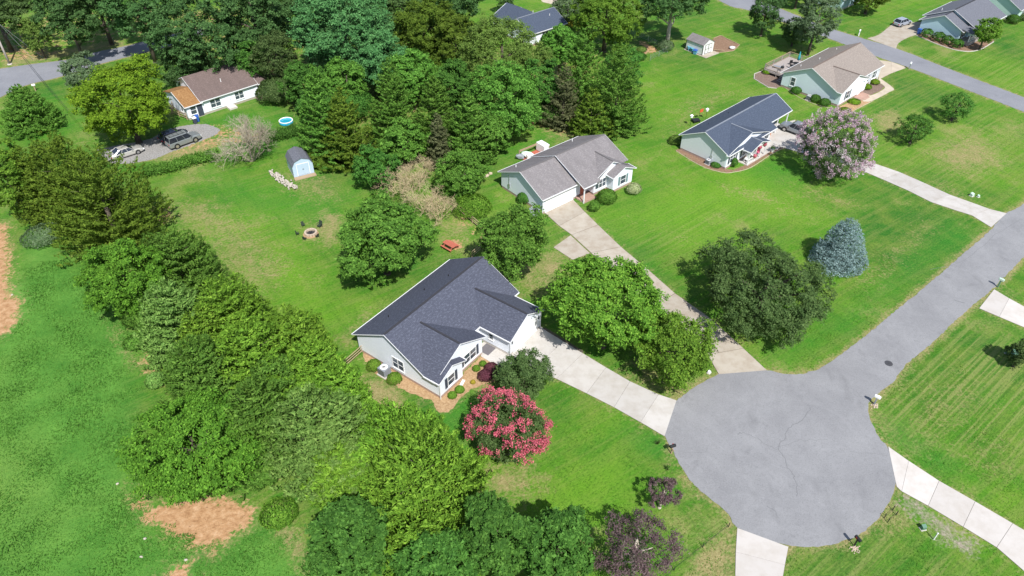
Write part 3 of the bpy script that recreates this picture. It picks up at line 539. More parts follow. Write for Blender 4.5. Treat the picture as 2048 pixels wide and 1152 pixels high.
straw = t.ramp(t.math('ADD', t.noise(v, 0.09, 5, 0.7), t.math('MULTIPLY', brkf, 0.35)), (0.56, 0.0), (0.72, 0.6))
c = t.mix(t.math('MULTIPLY', straw, t.math('SUBTRACT', 1.0, sc.outputs[2])), c, dryc)
dirtc = t.ramp(t.noise(v, 1.6, 6, 0.7), (0.3, (0.26, 0.135, 0.062)), (0.5, (0.41, 0.24, 0.122)), (0.72, (0.54, 0.36, 0.215)))
dirtc = t.mix(t.ramp(t.noise(v, 2.2, 3, 0.6), (0.66, 0.0), (0.72, 0.8)), dirtc, (0.16, 0.08, 0.045))
c = t.mix(edge(sc.outputs[0], 1.5, 1.3, 0.40, 0.66), c, dirtc)
gravc = t.ramp(t.noise(v, 5, 5, 0.8), (0.3, (0.13, 0.115, 0.08)), (0.5, (0.29, 0.255, 0.19)), (0.7, (0.44, 0.395, 0.31)))
c = t.mix(edge(at.outputs['Alpha'], 1.6, 1.5, 0.35, 0.85), c, gravc)
M['ground'] = t.done(t.bsdf(c, 0.95, t.bump(t.math('ADD', fine, t.math('MULTIPLY', mid, 1.5)), 0.7, 0.12), spec=0.12))
me.materials.append(M['ground'])
ground = bpy.data.objects.new('ground', me); COL.objects.link(ground); tag(ground, 'green lawns and fields with bare orange soil patches', None, None, 'structure')

def cover_at(pts):
    ix = np.clip(((pts[:, 0]+140)/1.0).astype(int)+3, 0, nx-1); iy = np.clip(((pts[:, 1]-8)/1.0).astype(int)+3, 0, ny-1)
    return [m[iy, ix] for m in masks]

# ------------------------------------------------------------------ house kit (local frame: x along the ridge, y into the depth, front faces -y)
def slab(mb, pts, th=0.14):
    n = len(pts); mb.add([tuple(p) for p in pts] + [(p[0], p[1], p[2]-th) for p in pts],
        [tuple(range(n)), tuple(range(2*n-1, n-1, -1))] + [(i, n+i, n+(i+1) % n, (i+1) % n) for i in range(n)])
def bar(mb, p, q, w=0.1, h=0.16):
    p, q = Vector(p), Vector(q); d = (q-p).normalized(); s_ = Vector((-d.y, d.x, 0)).normalized()*w/2; up = Vector((0, 0, h/2))
    vs = [e+a*s_+b*up for e in (p, q) for a, b in ((-1,-1),(1,-1),(1,1),(-1,1))]
    mb.add(vs, [(0,1,2,3),(7,6,5,4),(0,4,5,1),(1,5,6,2),(2,6,7,3),(3,7,4,0)])
class House:
    def __init__(s, name, loc, deg, label, roof, wall, ridge='ridge', found='brick', trim='trim'):
        s.e = empty(name, loc, R(deg), label, 'house'); s.rm, s.wm, s.gm, s.fm, s.tm = M[roof], M[wall], M[ridge], M[found], M[trim]
        s.roof = MB(); s.trim = MB(); s.cap = MB()
    def wallx(s, x0, x1, y0, y1, ze, yr, zr, wm=None, found=True, z0=0.0):   # gable ends at x0 and x1
        if found: MB().box((x0+.03, y0+.03, z0-0.1), (x1-.03, y1-.03, z0+.38)).build('foundation', s.fm, s.e)
        MB().extr([(y0, z0+.38), (y1, z0+.38), (y1, ze), (yr, zr), (y0, ze)], 'x', x0, x1).build('wall', wm or s.wm, s.e, fixn=True)
    def wally(s, x0, x1, y0, y1, ze, xr, zr, wm=None, found=True, z0=0.0):
        if found: MB().box((x0+.03, y0+.03, z0-0.1), (x1-.03, y1-.03, z0+.38)).build('foundation', s.fm, s.e)
        MB().extr([(x0, z0+.38), (x1, z0+.38), (x1, ze), (xr, zr), (x0, ze)], 'y', y0, y1).build('wall', wm or s.wm, s.e, fixn=True)
    def slope(s, *pts): slab(s.roof, pts)
    def gx(s, x0, x1, y0, y1, yr, zr, ze=2.6, ox=0.35, oy=0.35, cap=True, rake=(1, 1)):   # roof with ridge along x
        sf, sb = (zr-ze)/(yr-y0), (zr-ze)/(y1-yr); zf, zb = ze-sf*oy, ze-sb*oy; a, b = x0-ox, x1+ox; k = 0.17
        s.slope((a, y0-oy, zf+k), (b, y0-oy, zf+k), (b, yr, zr+k), (a, yr, zr+k))
        s.slope((b, y1+oy, zb+k), (a, y1+oy, zb+k), (a, yr, zr+k), (b, yr, zr+k))
        s.ed = (y0-oy, zf, sf)
        for x, on in ((a-.02, rake[0]), (b+.02, rake[1])):
            if on: bar(s.trim, (x, y0-oy, zf+k-.07), (x, yr, zr+k-.07), .04, .10); bar(s.trim, (x, yr, zr+k-.07), (x, y1+oy, zb+k-.07), .04, .10)
        bar(s.trim, (a, y0-oy-.06, zf+k-.08), (b, y0-oy-.06, zf+k-.08), .1, .12); bar(s.trim, (a, y1+oy+.06, zb+k-.08), (b, y1+oy+.06, zb+k-.08), .1, .12)
        if cap: bar(s.cap, (a+.1, yr, zr+k+.02), (b-.1, yr, zr+k+.02), .22, .07)
    def gy(s, x0, x1, yf, xr, zr, ze=2.6, ox=0.35, oy=0.3, main=None, cap=True, yback=None, rr=1):   # wing roof with ridge along y, front at yf, dying into a main roof
        sl, sr = (zr-ze)/(xr-x0), (zr-ze)/(x1-xr); zl, zq = ze-sl*ox, ze-sr*ox; k = 0.18; f = yf-oy
        if main: y0m, z0m, sm = main; hit = lambda z: y0m + max(0.0, z-z0m)/sm
        else: hit = lambda z: yback
        a, b = x0-ox, x1+ox; yl, yrr, yt = hit(zl), hit(zq), hit(zr)
        s.slope((a, yl, zl+k), (a, f, zl+k), (xr, f, zr+k), (xr, yt, zr+k))
        s.slope((b, f, zq+k), (b, yrr, zq+k), (xr, yt, zr+k), (xr, f, zr+k))
        bar(s.trim, (a, f-.02, zl+k-.07), (xr, f-.02, zr+k-.07), .04, .10)
        if rr: bar(s.trim, (xr, f-.02, zr+k-.07), (b, f-.02, zq+k-.07), .04, .10)
        bar(s.trim, (a-.06, f, zl+k-.08), (a-.06, max(yl, f+.3), zl+k-.08), .1, .12); bar(s.trim, (b+.06, f, zq+k-.08), (b+.06, max(yrr, f+.3), zq+k-.08), .1, .12)
        if cap: bar(s.cap, (xr, f+.1, zr+k+.02), (xr, yt, zr+k+.02), .2, .07)
    def window(s, face, a, fixed, zc, w=0.9, h=1.3, shutters=0, shm='shutter', cols=1):
        P = {'f': lambda u, d, z: (u, fixed-d, z), 'b': lambda u, d, z: (u, fixed+d, z), 'l': lambda u, d, z: (fixed-d, u, z), 'r': lambda u, d, z: (fixed+d, u, z)}[face]
        def bx(mb, u0, u1, d0, d1, z0, z1):
            p, q_ = P(u0, d0, z0), P(u1, d1, z1); mb.box([min(i, j) for i, j in zip(p, q_)], [max(i, j) for i, j in zip(p, q_)])
        mb = MB(); W, Hh = w/2, h/2; fr = 0.09
        bx(mb, a-W-fr, a-W, -.02, .05, zc-Hh-fr, zc+Hh+fr); bx(mb, a+W, a+W+fr, -.02, .05, zc-Hh-fr, zc+Hh+fr)
        bx(mb, a-W, a+W, -.02, .05, zc+Hh, zc+Hh+fr); bx(mb, a-W, a+W, -.02, .05, zc-Hh-fr, zc-Hh); bx(mb, a-W, a+W, .0, .035, zc-.03, zc+.03)
        for c_ in range(1, cols): bx(mb, a-W+w*c_/cols-.05, a-W+w*c_/cols+.05, -.02, .045, zc-Hh, zc+Hh)
        wd = mb.build('window', s.tm, s.e)
        for c_ in range(cols):
            for z0, z1 in ((zc-Hh, zc-.03), (zc+.03, zc+Hh)):
                m2 = MB(); bx(m2, a-W+w*c_/cols+.01, a-W+w*(c_+1)/cols-.01, -.02, .012, z0+.005, z1-.005); m2.build('pane', M['glass'], wd)
        m2 = MB(); bx(m2, a-W-fr-.03, a+W+fr+.03, 0, .1, zc-Hh-fr-.06, zc-Hh-fr-.002); m2.build('sill', s.tm, wd)
        for sd in (-1, 1):
            if shutters: m2 = MB(); u = a+sd*(W+fr+.21); bx(m2, u-.18, u+.18, -.01, .045, zc-Hh-.05, zc+Hh+.05); m2.build('shutter', M[shm], s.e)
    def door(s, face, a, fixed, z0, w=0.95, h=2.05, mat='white_paint'):
        P = (lambda u, d, z: (u, fixed-d, z)) if face == 'f' else (lambda u, d, z: (fixed-d, u, z))
        def bx(mb, u0, u1, d0, d1, z0, z1):
            p, q_ = P(u0, d0, z0), P(u1, d1, z1); mb.box([min(i, j) for i, j in zip(p, q_)], [max(i, j) for i, j in zip(p, q_)])
        mb = MB(); bx(mb, a-w/2, a+w/2, -.02, .05, z0, z0+h); d = mb.build('door', M[mat], s.e)
        mb = MB(); bx(mb, a+w/2-.16, a+w/2-.1, .05, .11, z0+.95, z0+1.05); mb.build('handle', M['black'], d)
    def garage(s, a0, a1, yf, z0=0.05, h=2.15, rows=4):
        g = MB().box((a0-.12, yf-.04, z0), (a0, yf+.02, z0+h+.12)).box((a1, yf-.04, z0), (a1+.12, yf+.02, z0+h+.12)).box((a0, yf-.04, z0+h), (a1, yf+.02, z0+h+.12)).build('garage_door', s.tm, s.e)
        for r in range(rows): MB().box((a0+.005, yf-.03, z0+h*r/rows+.012), (a1-.005, yf+.02, z0+h*(r+1)/rows-.012)).build('door_panel', M['white_paint'], g)
    def post(s, x, y, z1, w=0.14, z0=0.0): MB().box((x-w/2, y-w/2, z0), (x+w/2, y+w/2, z1)).build('porch_post', s.tm, s.e)
    def vent(s, x, y, z, mat='white_paint', r=0.06, h=0.4): MB().tube((x, y, z-.2), (x, y, z+h), r, r, 8).build('vent_pipe', M[mat], s.e)
    def spout(s, x, y, z1): MB().box((x-.04, y-.04, 0.05), (x+.04, y+.04, z1)).build('downspout', s.tm, s.e)
    def finish(s):
        s.roof.build('roof', s.rm, s.e, uv=True, fixn=False); s.trim.build('roof_trim', s.tm, s.e)
        if s.cap.v: s.cap.build('ridge_cap', s.gm, s.e)
        return s.e

# --- white house with charcoal roof
h = House('charcoal_roofed_house', (-7.32, 49.26), 53.5, 'white house with large charcoal shingle roof and front garage wing beside the driveway', 'roof_charcoal', 'white_siding', found='brick')
h.wallx(0, 15.5, 2.0, 11.5, 2.6, 6.75, 5.2)
h.gx(0, 15.5, 2.0, 11.5, 6.75, 5.2); mn = h.ed
h.wally(0, 7.5, 0.45, 1.998, 2.6, 3.75, 4.55)
h.gy(0, 7.5, 0.45, 3.75, 4.55, main=mn)
h.wally(0.002, 3.55, -0.1, 0.448, 2.6, 1.78, 3.5)
h.gy(0, 3.55, -0.1, 1.78, 3.45, main=None, yback=0.6, ox=0.33, cap=False)
h.wally(9.05, 14.6, -2.15, 1.997, 2.6, 11.82, 4.1, found=False); MB().box((9.08, -2.12, -.1), (14.57, 1.9, .38)).build('foundation', M['concrete_white'], h.e)
h.gy(9.05, 14.6, -2.15, 11.82, 4.1, main=mn)
h.garage(9.75, 13.95, -2.15)
h.window('l', 5.6, 0, 1.55, 1.5, 1.35, cols=2)
h.window('f', 5.45, 0.45, 1.45, 1.9, 1.3, 1, cols=2); h.window('f', 1.75, -0.1, 1.45, 0.95, 1.3, 1)
h.door('f', 8.3, 2.0, 0.15); h.window('l', 0.4, 9.05, 1.5, 0.5, 0.7)
for x, y, zz in ((3.0, 9.5, 3.9), (8.5, 9.3, 4.0), (11.5, 8.3, 4.5)): h.vent(x, y, zz, 'black', 0.05, 0.25)
h.spout(-0.06, -0.16, 2.45); h.spout(9.0, -2.21, 2.4); h.spout(14.66, -2.21, 2.4); h.spout(3.61, .38, 2.4)
MB().box((14.25, -2.22, 1.6), (14.4, -2.16, 1.95)).build('wall_lantern', M['black'], h.e); MB().box((9.32, -2.22, 1.6), (9.47, -2.16, 1.95)).build('wall_lantern', M['black'], h.e)
h.finish()
A_E = h.e
# --- grey-roofed house
h = House('grey_roofed_house', (4.14, 82.37), 39.4, 'white house with weathered grey roof and double garage in the middle', 'roof_grey', 'grey_siding', 'ridge_grey')
h.wallx(0, 6.2, 0, 8.9, 2.6, 4.45, 4.65, found=False); MB().box((0.03, .03, -.1), (6.1, 8.8, .38)).build('foundation', M['brick'], h.e)
h.gx(0, 5.72, 0, 8.9, 4.45, 4.65, rake=(1, 0))
h.wallx(6.22, 15.3, 0.1, 9.2, 2.75, 4.2, 4.85); 
sB = 0.41; zB = lambda y: 2.62+sB*(y+1.6)+.17; yr_, zr_ = 4.2, zB(4.2)
h.slope((5.9, -1.85, zB(-1.85)), (9.2, -1.85, zB(-1.85)), (9.2, yr_, zr_), (5.9, yr_, zr_)); h.slope((9.2, -.75, zB(-.75)), (15.6, -.75, zB(-.75)), (15.6, yr_, zr_), (9.2, yr_, zr_)); h.slope((15.6, 9.45, 2.68), (5.9, 9.45, 2.68), (5.9, yr_, zr_), (15.6, yr_, zr_))
for a_, b_ in (((5.88, -1.85, zB(-1.85)-.07), (5.88, yr_, zr_-.07)), ((15.62, -.75, zB(-.75)-.07), (15.62, yr_, zr_-.07)), ((5.88, 9.45, 2.61), (5.88, yr_, zr_-.07)), ((15.62, 9.45, 2.61), (15.62, yr_, zr_-.07))): bar(h.trim, a_, b_, .04, .10)
bar(h.trim, (5.9, -1.91, zB(-1.85)-.08), (8.3, -1.91, zB(-1.85)-.08), .1, .12); bar(h.trim, (5.9, 9.51, 2.6), (15.6, 9.51, 2.6), .1, .12); bar(h.cap, (6.0, yr_, zr_+.02), (15.5, yr_, zr_+.02), .22, .07)
mn = (-1.6, 2.62, sB)
h.wally(8.7, 15.2, -1.0, 0.098, 2.6, 11.95, 4.15, wm=M['white_siding']); h.gy(8.7, 15.2, -1.0, 11.95, 4.25, ze=2.6, main=mn)
h.wally(11.3, 15.19, -2.2, -1.002, 2.6, 13.25, 3.5, wm=M['white_siding']); h.gy(11.3, 15.2, -2.2, 13.25, 3.45, main=None, yback=-.85, cap=False)
MB().box((6.25, -1.7, 0), (8.6, 0.05, 0.2)).build('porch_floor', M['brick'], h.e); h.post(6.25, -1.6, 2.55)
h.garage(0.55, 5.6, 0.0); h.door('f', 7.6, 0.1, 0.2, mat='redwood')
h.window('f', 10.0, -1.0, 1.5, 2.0, 1.3, 0, cols=3); h.window('f', 13.3, -2.2, 1.45, 1.0, 1.3, 1, 'shutter_green')
h.vent(1.6, 7.6, 3.3); h.vent(12.8, 8.0, 3.35); h.spout(-.06, -.1, 2.4)
MB().box((-.14, 6.9, 1.0), (-.01, 7.2, 1.6)).build('meter_box', M['steel'], h.e); MB().tube((-.08, 7.05, 1.6), (-.08, 7.05, 3.0), .03, .03, 6).build('conduit', M['steel'], h.e)
h.finish()
# --- carport house
h = House('carport_house', (31.54, 94.31), 42.8, 'pale sage house with dark slate roof, porch gable and open carport', 'roof_slate', 'sage_siding', 'ridge_light')
h.wallx(0, 12.2, 0, 8.0, 2.6, 3.95, 4.5); h.gx(0, 12.3, -.3, 8.0, 3.95, 4.6, rake=(1, 0)); mn = h.ed
h.slope((12.64, 0.6, 3.05), (18.9, 0.6, 3.05), (18.9, 3.95, 4.77), (12.64, 3.95, 4.77)); h.slope((18.9, 8.35, 2.6), (12.64, 8.35, 2.6), (12.64, 3.95, 4.77), (18.9, 3.95, 4.77))
bar(h.trim, (12.6, .54, 2.97), (18.9, .54, 2.97), .1, .12); bar(h.trim, (18.92, .6, 2.97), (18.92, 3.95, 4.69), .05, .2); bar(h.trim, (18.92, 8.35, 2.5), (18.92, 3.95, 4.69), .05, .2); bar(h.trim, (12.6, 8.41, 2.5), (18.9, 8.41, 2.5), .1, .12)
bar(h.cap, (12.7, 3.95, 4.79), (18.8, 3.95, 4.79), .22, .07)
for y in (0.9, 4.2, 7.8): h.post(18.5, y, 2.9 if y < 1 else (4.3 if y < 5 else 2.6))
h.post(15.5, .9, 2.95)
MB().box((12.3, 0.8, -0.02), (18.9, 8.2, 0.07)).build('carport_floor', M['concrete'], h.e)
h.wally(0.002, 10.3, -0.25, -0.003, 2.55, 5.3, 4.1, wm=M['white_siding']); h.gy(0, 10.6, -0.25, 5.3, 4.25, ze=2.55, main=mn)
h.gy(3.4, 8.2, -1.9, 5.8, 3.2, ze=2.4, ox=.25, main=None, yback=-.3)
MB().extr([(3.5, 2.45), (8.1, 2.45), (5.8, 3.2)], 'y', -1.9, -1.82).build('porch_gable', M['trim'], h.e, fixn=True)
for x in (3.55, 5.4, 6.8, 8.1): h.post(x, -1.75, 2.4, .12)
MB().box((3.4, -1.9, 0), (12.0, -0.26, 0.15)).build('porch_floor', M['concrete_white'], h.e)
rail = MB()
for x0, x1 in ((3.6, 5.35),):
    rail.box((x0, -1.8, .85), (x1, -1.72, .93)); rail.box((x0, -1.79, .25), (x1, -1.73, .3))
    for k in range(9): rail.box((x0+.1+k*.19, -1.78, .3), (x0+.14+k*.19, -1.74, .85))
rail.build('porch_rail', M['white_paint'], h.e)
h.window('f', 1.6, -.25, 1.45, 1.4, 1.3, 1, cols=2); h.window('f', 4.6, -.25, 1.5, .9, 1.4, 1); h.window('f', 9.4, -.25, 1.5, 1.1, 1.3, 1); h.door('f', 6.6, -.25, .15); h.window('f', 11.3, 0, 1.5, .8, 1.2)
h.vent(4, 6.3, 3.5, 'black', .05, .25); h.vent(9.5, 6.4, 3.5, 'black', .05, .25); h.vent(7, 6.8, 3.2, 'black', .05, .2)
MB().box((-.13, 2.2, .9), (-.01, 2.5, 1.4)).build('meter_box', M['steel'], h.e); MB().tube((-.07, 2.35, 1.4), (-.07, 2.35, 2.6), .03, .03, 6).build('conduit', M['steel'], h.e)
h.finish(); C_E = h.e
# --- tan-roofed house
h = House('tan_roofed_house', (55.29, 114.53), 42.3, 'pale mint house with tan shingle roof and rear wooden deck', 'roof_tan', 'mint_siding', 'ridge_tan')
h.wallx(0.5, 16.6, 1.0, 11.1, 2.6, 6.05, 5.0); h.gx(0.5, 16.6, 1.0, 11.1, 6.05, 5.0); mn = h.ed
h.wally(0.5, 9.6, 0.0, 0.998, 2.6, 5.05, 4.4); h.gy(0.5, 9.6, 0.0, 5.05, 4.35, main=mn)
MB().extr([(.55, .4), (9.55, .4), (9.55, 2.55), (5.05, 4.3), (.55, 2.55)], 'y', -.03, -.004).build('front_cladding', M['white_siding'], h.e, fixn=True)
MB().box((9.65, .965, .4), (16.55, .995, 2.55)).build('front_cladding', M['white_siding'], h.e)
MB().extr([(4.2, 2.62), (9.3, 2.62), (9.3, 2.72), (5.1, 4.15)], 'y', -.07, -.032).build('gable_panel', M['white_paint'], h.e, fixn=True); MB().box((8.0, -.28, 2.5), (9.9, .9, 2.62)).build('porch_soffit', M['trim'], h.e)
for x in (10.0, 12.9, 15.8): h.post(x, .72, 2.5, .14)
MB().box((5.8, -1.5, 0), (8.8, -.05, .18)).box((6.4, -1.9, 0), (8.2, -1.5, .1)).build('porch_step', M['brick'], h.e)
h.window('l', 9.0, .5, 1.6, .8, 1.4); h.window('f', 3.0, -.03, 1.5, 1.0, 1.4, 1); h.door('f', 7.3, -.03, .2); h.window('f', 11.3, .965, 1.5, 1.5, 1.4, 1, cols=2); h.window('f', 14.3, .965, 1.5, 1.0, 1.4, 1)
h.vent(3.2, 9.6, 3.35); h.vent(7.0, 8.3, 4.0); h.vent(14, 8.8, 3.7)
h.finish(); D_E = h.e
# --- pale blue house
h = House('pale_blue_house', ((89.32, 142.83)[0], (89.32, 142.83)[1]), 40, 'pale blue house with blue-grey roof and porch in the upper right', 'roof_bluegrey', 'blue_siding', found='concrete_white')
h.wallx(0, 3.1, 0.2, 8.2, 2.6, 4.2, 4.5); h.gx(0, 3.0, 0.0, 8.3, 4.15, 4.55, rake=(1, 0)); 
h.wallx(3.12, 15.5, -0.2, 9.1, 2.6, 3.9, 5.0); h.gx(3.1, 15.5, -1.5, 9.1, 3.8, 5.05, ze=2.6)
MB().box((0.3, -1.9, .1), (4.6, .15, .75)).build('porch_floor', M['wood_grey'], h.e)
for x in (.4, 2.4, 4.4): h.post(x, -1.6, 2.6, .14, .7)
h.slope((-.1, -2.1, 2.62), (4.8, -2.1, 2.62), (4.8, 0.1, 3.0), (-.1, .1, 3.0))
rail = MB()
rail.box((.4, -1.75, 1.45), (4.5, -1.67, 1.53))
for k in range(14): rail.box((.5+k*.29, -1.73, .75), (.54+k*.29, -1.69, 1.45))
rail.build('porch_rail', M['white_paint'], h.e)
h.window('f', 1.6, .2, 1.6, 1.0, 1.2, 1); h.window('f', 8, -.2, 1.5, 1.1, 1.3, 1); h.vent(5, 7, 3.8)
h.finish()
# --- pale green house behind it
h = House('pale_green_house', (107.41, 155.10), 40, 'pale green house at the upper right corner of the picture', 'roof_bluegrey', 'green_siding', found='concrete_white')
h.wallx(0, 14, 0, 9.5, 2.7, 4.75, 5.0); h.gx(0, 14, 0, 9.5, 4.75, 5.0)
h.window('f', 3, 0, 1.6, 1.0, 1.3, 1); h.finish()
# --- white house with brown roof
h = House('brown_roofed_house', (-53.38, 110.02), 43, 'white house with brown roof and orange needle-covered side porch', 'roof_brown', 'white_siding', 'ridge_tan', 'concrete_old')
h.wallx(2.7, 12.4, 0.1, 10.4, 2.7, 5.25, 4.95); h.gx(2.7, 12.4, 0.1, 10.4, 5.25, 4.95, cap=False)
h.wallx(-.1, 2.698, 0.0, 8.0, 2.5, 4.0, 3.5); 
h.wallx(12.402, 14.1, 0.0, 8.0, 2.4, 4.0, 3.6)
slab(h.cap, ((-.4, -.3, 2.45), (2.75, -.3, 2.45), (2.75, 4.0, 3.75), (-.4, 4.0, 3.75))); slab(h.cap, ((2.75, 8.3, 2.45), (-.4, 8.3, 2.45), (-.4, 4.0, 3.75), (2.75, 4.0, 3.75)))
h.gm = M['needles']
bar(h.trim, (-.4, -.36, 2.4), (2.7, -.36, 2.4), .1, .12); bar(h.trim, (-.43, -.3, 2.36), (-.43, 4, 3.66), .05, .2)
h.slope((12.3, -.3, 2.45), (14.4, -.3, 2.45), (14.4, 4.0, 3.75), (12.3, 4.0, 3.75)); h.slope((14.4, 8.3, 2.45), (12.3, 8.3, 2.45), (12.3, 4.0, 3.75), (14.4, 4.0, 3.75)); bar(h.trim, (12.7, -.36, 2.4), (14.4, -.36, 2.4), .1, .12)
h.window('f', 1.0, 0, 1.5, .9, 1.3); h.window('f', 4.9, .1, 1.5, 1.7, 1.3, cols=2); h.window('f', 9.2, .1, 1.5, 1.5, 1.2, cols=2); h.window('f', 13.1, 0, 1.5, 1.0, 1.2); h.door('f', 2.1, 0, .2, .9, 2.0, 'shutter'); h.door('f', 7.2, .1, .3, mat='grey_siding'); h.window('l', 2.0, -.1, 1.5, .8, 1.1)
MB().box((6.5, -1.2, 0), (7.9, .05, .3)).build('door_step', M['concrete_white'], h.e); MB().box((11.9, -1.3, 0), (14.2, -.05, .35)).build('side_step', M['brick'], h.e)
MB().tube((12.6, 6.0, 3.2), (12.6, 6.0, 5.2), .09, .09, 8).build('flue', M['steel'], h.e); h.vent(7.5, 2.2, 3.9)
h.finish()
# --- far house with blue roof
h = House('blue_roofed_house', (5.54, 146.84), 40.4, 'white house with steel blue roof behind trees at the top', 'roof_slate', 'white_siding', 'ridge_light')
h.wallx(-5.0, 4.4, -2.9, 4.5, 2.6, .8, 4.5); h.gx(-5.0, 4.4, -2.9, 4.5, .8, 4.5)
h.wally(-4.0, 3.2, 4.502, 10, 2.6, -.4, 4.3); h.gy(-4.0, 3.2, 10.0, -.4, 4.3, main=None, yback=1.6, cap=False)
h.window('f', 2.2, -2.9, 1.5, 1.0, 1.2); h.window('f', -1, -2.9, 1.5, 1.6, 1.2, cols=2); h.vent(2.2, -.6, 3.9); h.vent(0, 2, 4.3); h.finish()

# ------------------------------------------------------------------ vegetation kit
def rsph(rng, n): return nrm(rng.normal(size=(n, 3)))
def broad_crown(rng, r, c, n, leaf=0.30, lobes=46, low=-0.8, sub=17, k0=0.50):
    g = (np.arange(lobes)+0.5)/lobes; zz = 1-(1-low)*g; a = np.arange(lobes)*2.39996+rng.random()*6
    rr = np.sqrt(np.maximum(0, 1-zz*zz)); D = nrm(np.stack([rr*np.cos(a), rr*np.sin(a), zz], 1) + rng.normal(scale=0.16, size=(lobes, 3)))
    az = np.arctan2(D[:, 1], D[:, 0]); ph = rng.random(3)*6.28
    k = rng.uniform(k0, 0.77, lobes)*(1+0.09*np.sin(2*az+ph[0])+0.08*np.sin(3*az+ph[1])+0.06*np.sin(5*az+ph[2]))
    Cn = D*np.array([r, r, c])*k[:, None]
    rl = rng.uniform(0.15, 0.34, lobes)*min(r, c*1.25)*(1.0 if lobes < 65 else 0.85)
    ns = lobes*sub; li = np.repeat(np.arange(lobes), sub)
    e = nrm(rsph(rng, ns) + D[li]*0.8 + np.array([0, 0, 0.35]))
    S = Cn[li] + e*(rl[li]*rng.uniform(0.45, 1.15, ns))[:, None]*np.array([1, 1, 0.9])
    w = rl[li]**2*rng.uniform(0.4, 1.5, ns); idx = rng.choice(ns, n, p=w/w.sum())
    C = S[idx] + rng.normal(size=(n, 3))*(0.115*rl[li[idx]]+0.04)[:, None]*np.array([1, 1, 0.62])
    m = int(n*0.08); C[:m] = rsph(rng, m)*np.array([r, r, c])*0.72*np.cbrt(rng.random((m, 1)))
    N = nrm(e[idx]*0.7 + rsph(rng, n)*0.7 + np.array([0.08, -0.2, 0.5])); T = rsph(rng, n)
    Ls = leaf*rng.uniform(0.6, 1.4, n)
    return leaf_quads(C, N, T, Ls, Ls*rng.uniform(0.45, 0.75, n)), Cn
def cone_crown(rng, r, hh, n, leaf=0.42, nb=150, p=0.75, tilt=0.45, spr=1.0, wk=1.0):
    nb = int(nb*1.5)
    t_ = 1-np.sqrt(1-rng.random(nb)*0.99); t_[:nb//6] = rng.uniform(0.6, 0.99, nb//6); az = rng.random(nb)*6.283
    ph = rng.random(4)*6.28
    wob = 1+wk*(0.12*np.sin(2*az+ph[0])+0.10*np.sin(3*az+ph[1]+4*t_)+0.07*np.sin(7*az+9*t_+ph[2])+rng.normal(scale=0.11, size=nb))
    env = r*np.power(1-t_, p)*wob + 0.16
    tl = tilt*(0.6+0.8*rng.random(nb)) + 0.6*t_
    w = env+0.35; b = rng.choice(nb, n, p=w/w.sum())
    s = 1-0.85*rng.random(n)**1.6
    out = np.stack([np.cos(az[b]), np.sin(az[b]), np.zeros(n)], 1); side = np.stack([-np.sin(az[b]), np.cos(az[b]), np.zeros(n)], 1)
    spread = (0.06+0.24*(1.03-s))*np.minimum(env[b], 1.6)*spr
    C = out*(env[b]*s)[:, None] + side*(rng.normal(size=n)*spread)[:, None]
    C[:, 2] = t_[b]*hh + (s-0.7)*env[b]*tl[b] + rng.normal(size=n)*spread*0.5
    C[:, 2] = np.maximum(C[:, 2], 0.1)
    T = nrm(out*0.75 + np.array([0, 0, 0.75]) + side*(rng.normal(size=n)*0.5)[:, None] + rsph(rng, n)*0.35)
    N = nrm(rsph(rng, n)*0.8 + out*0.5 + np.array([0, 0, 0.6]))
    Ls = leaf*rng.uniform(0.55, 1.4, n)
    return leaf_quads(C, N, T, Ls, Ls*rng.uniform(0.28, 0.42, n))
def trunk_mesh(rng, h, r, limbs, zc, reach):
    mb = MB(); top = Vector((rng.normal()*0.2, rng.normal()*0.2, h)); midp = Vector((top.x*0.3, top.y*0.3, h*0.45))
    mb.path([Vector((0, 0, -0.15)), Vector((0, 0, 0.25)), midp, top], r*1.25, r*0.3, 8)
    for i in range(limbs):
        a = i*2.4+rng.random(); z = h*(0.3+0.5*i/max(1, limbs)); s_ = Vector((midp.x, midp.y, z)); L_ = reach*rng.uniform(0.3, 0.5)
        e1 = s_ + Vector((math.cos(a)*L_*0.5, math.sin(a)*L_*0.5, L_*0.35)); e2 = s_ + Vector((math.cos(a+0.25)*L_, math.sin(a+0.25)*L_, L_*0.55))
        mb.path([s_, e1, e2], r*0.45, r*0.1, 5)
    return mb
SEED = [7]
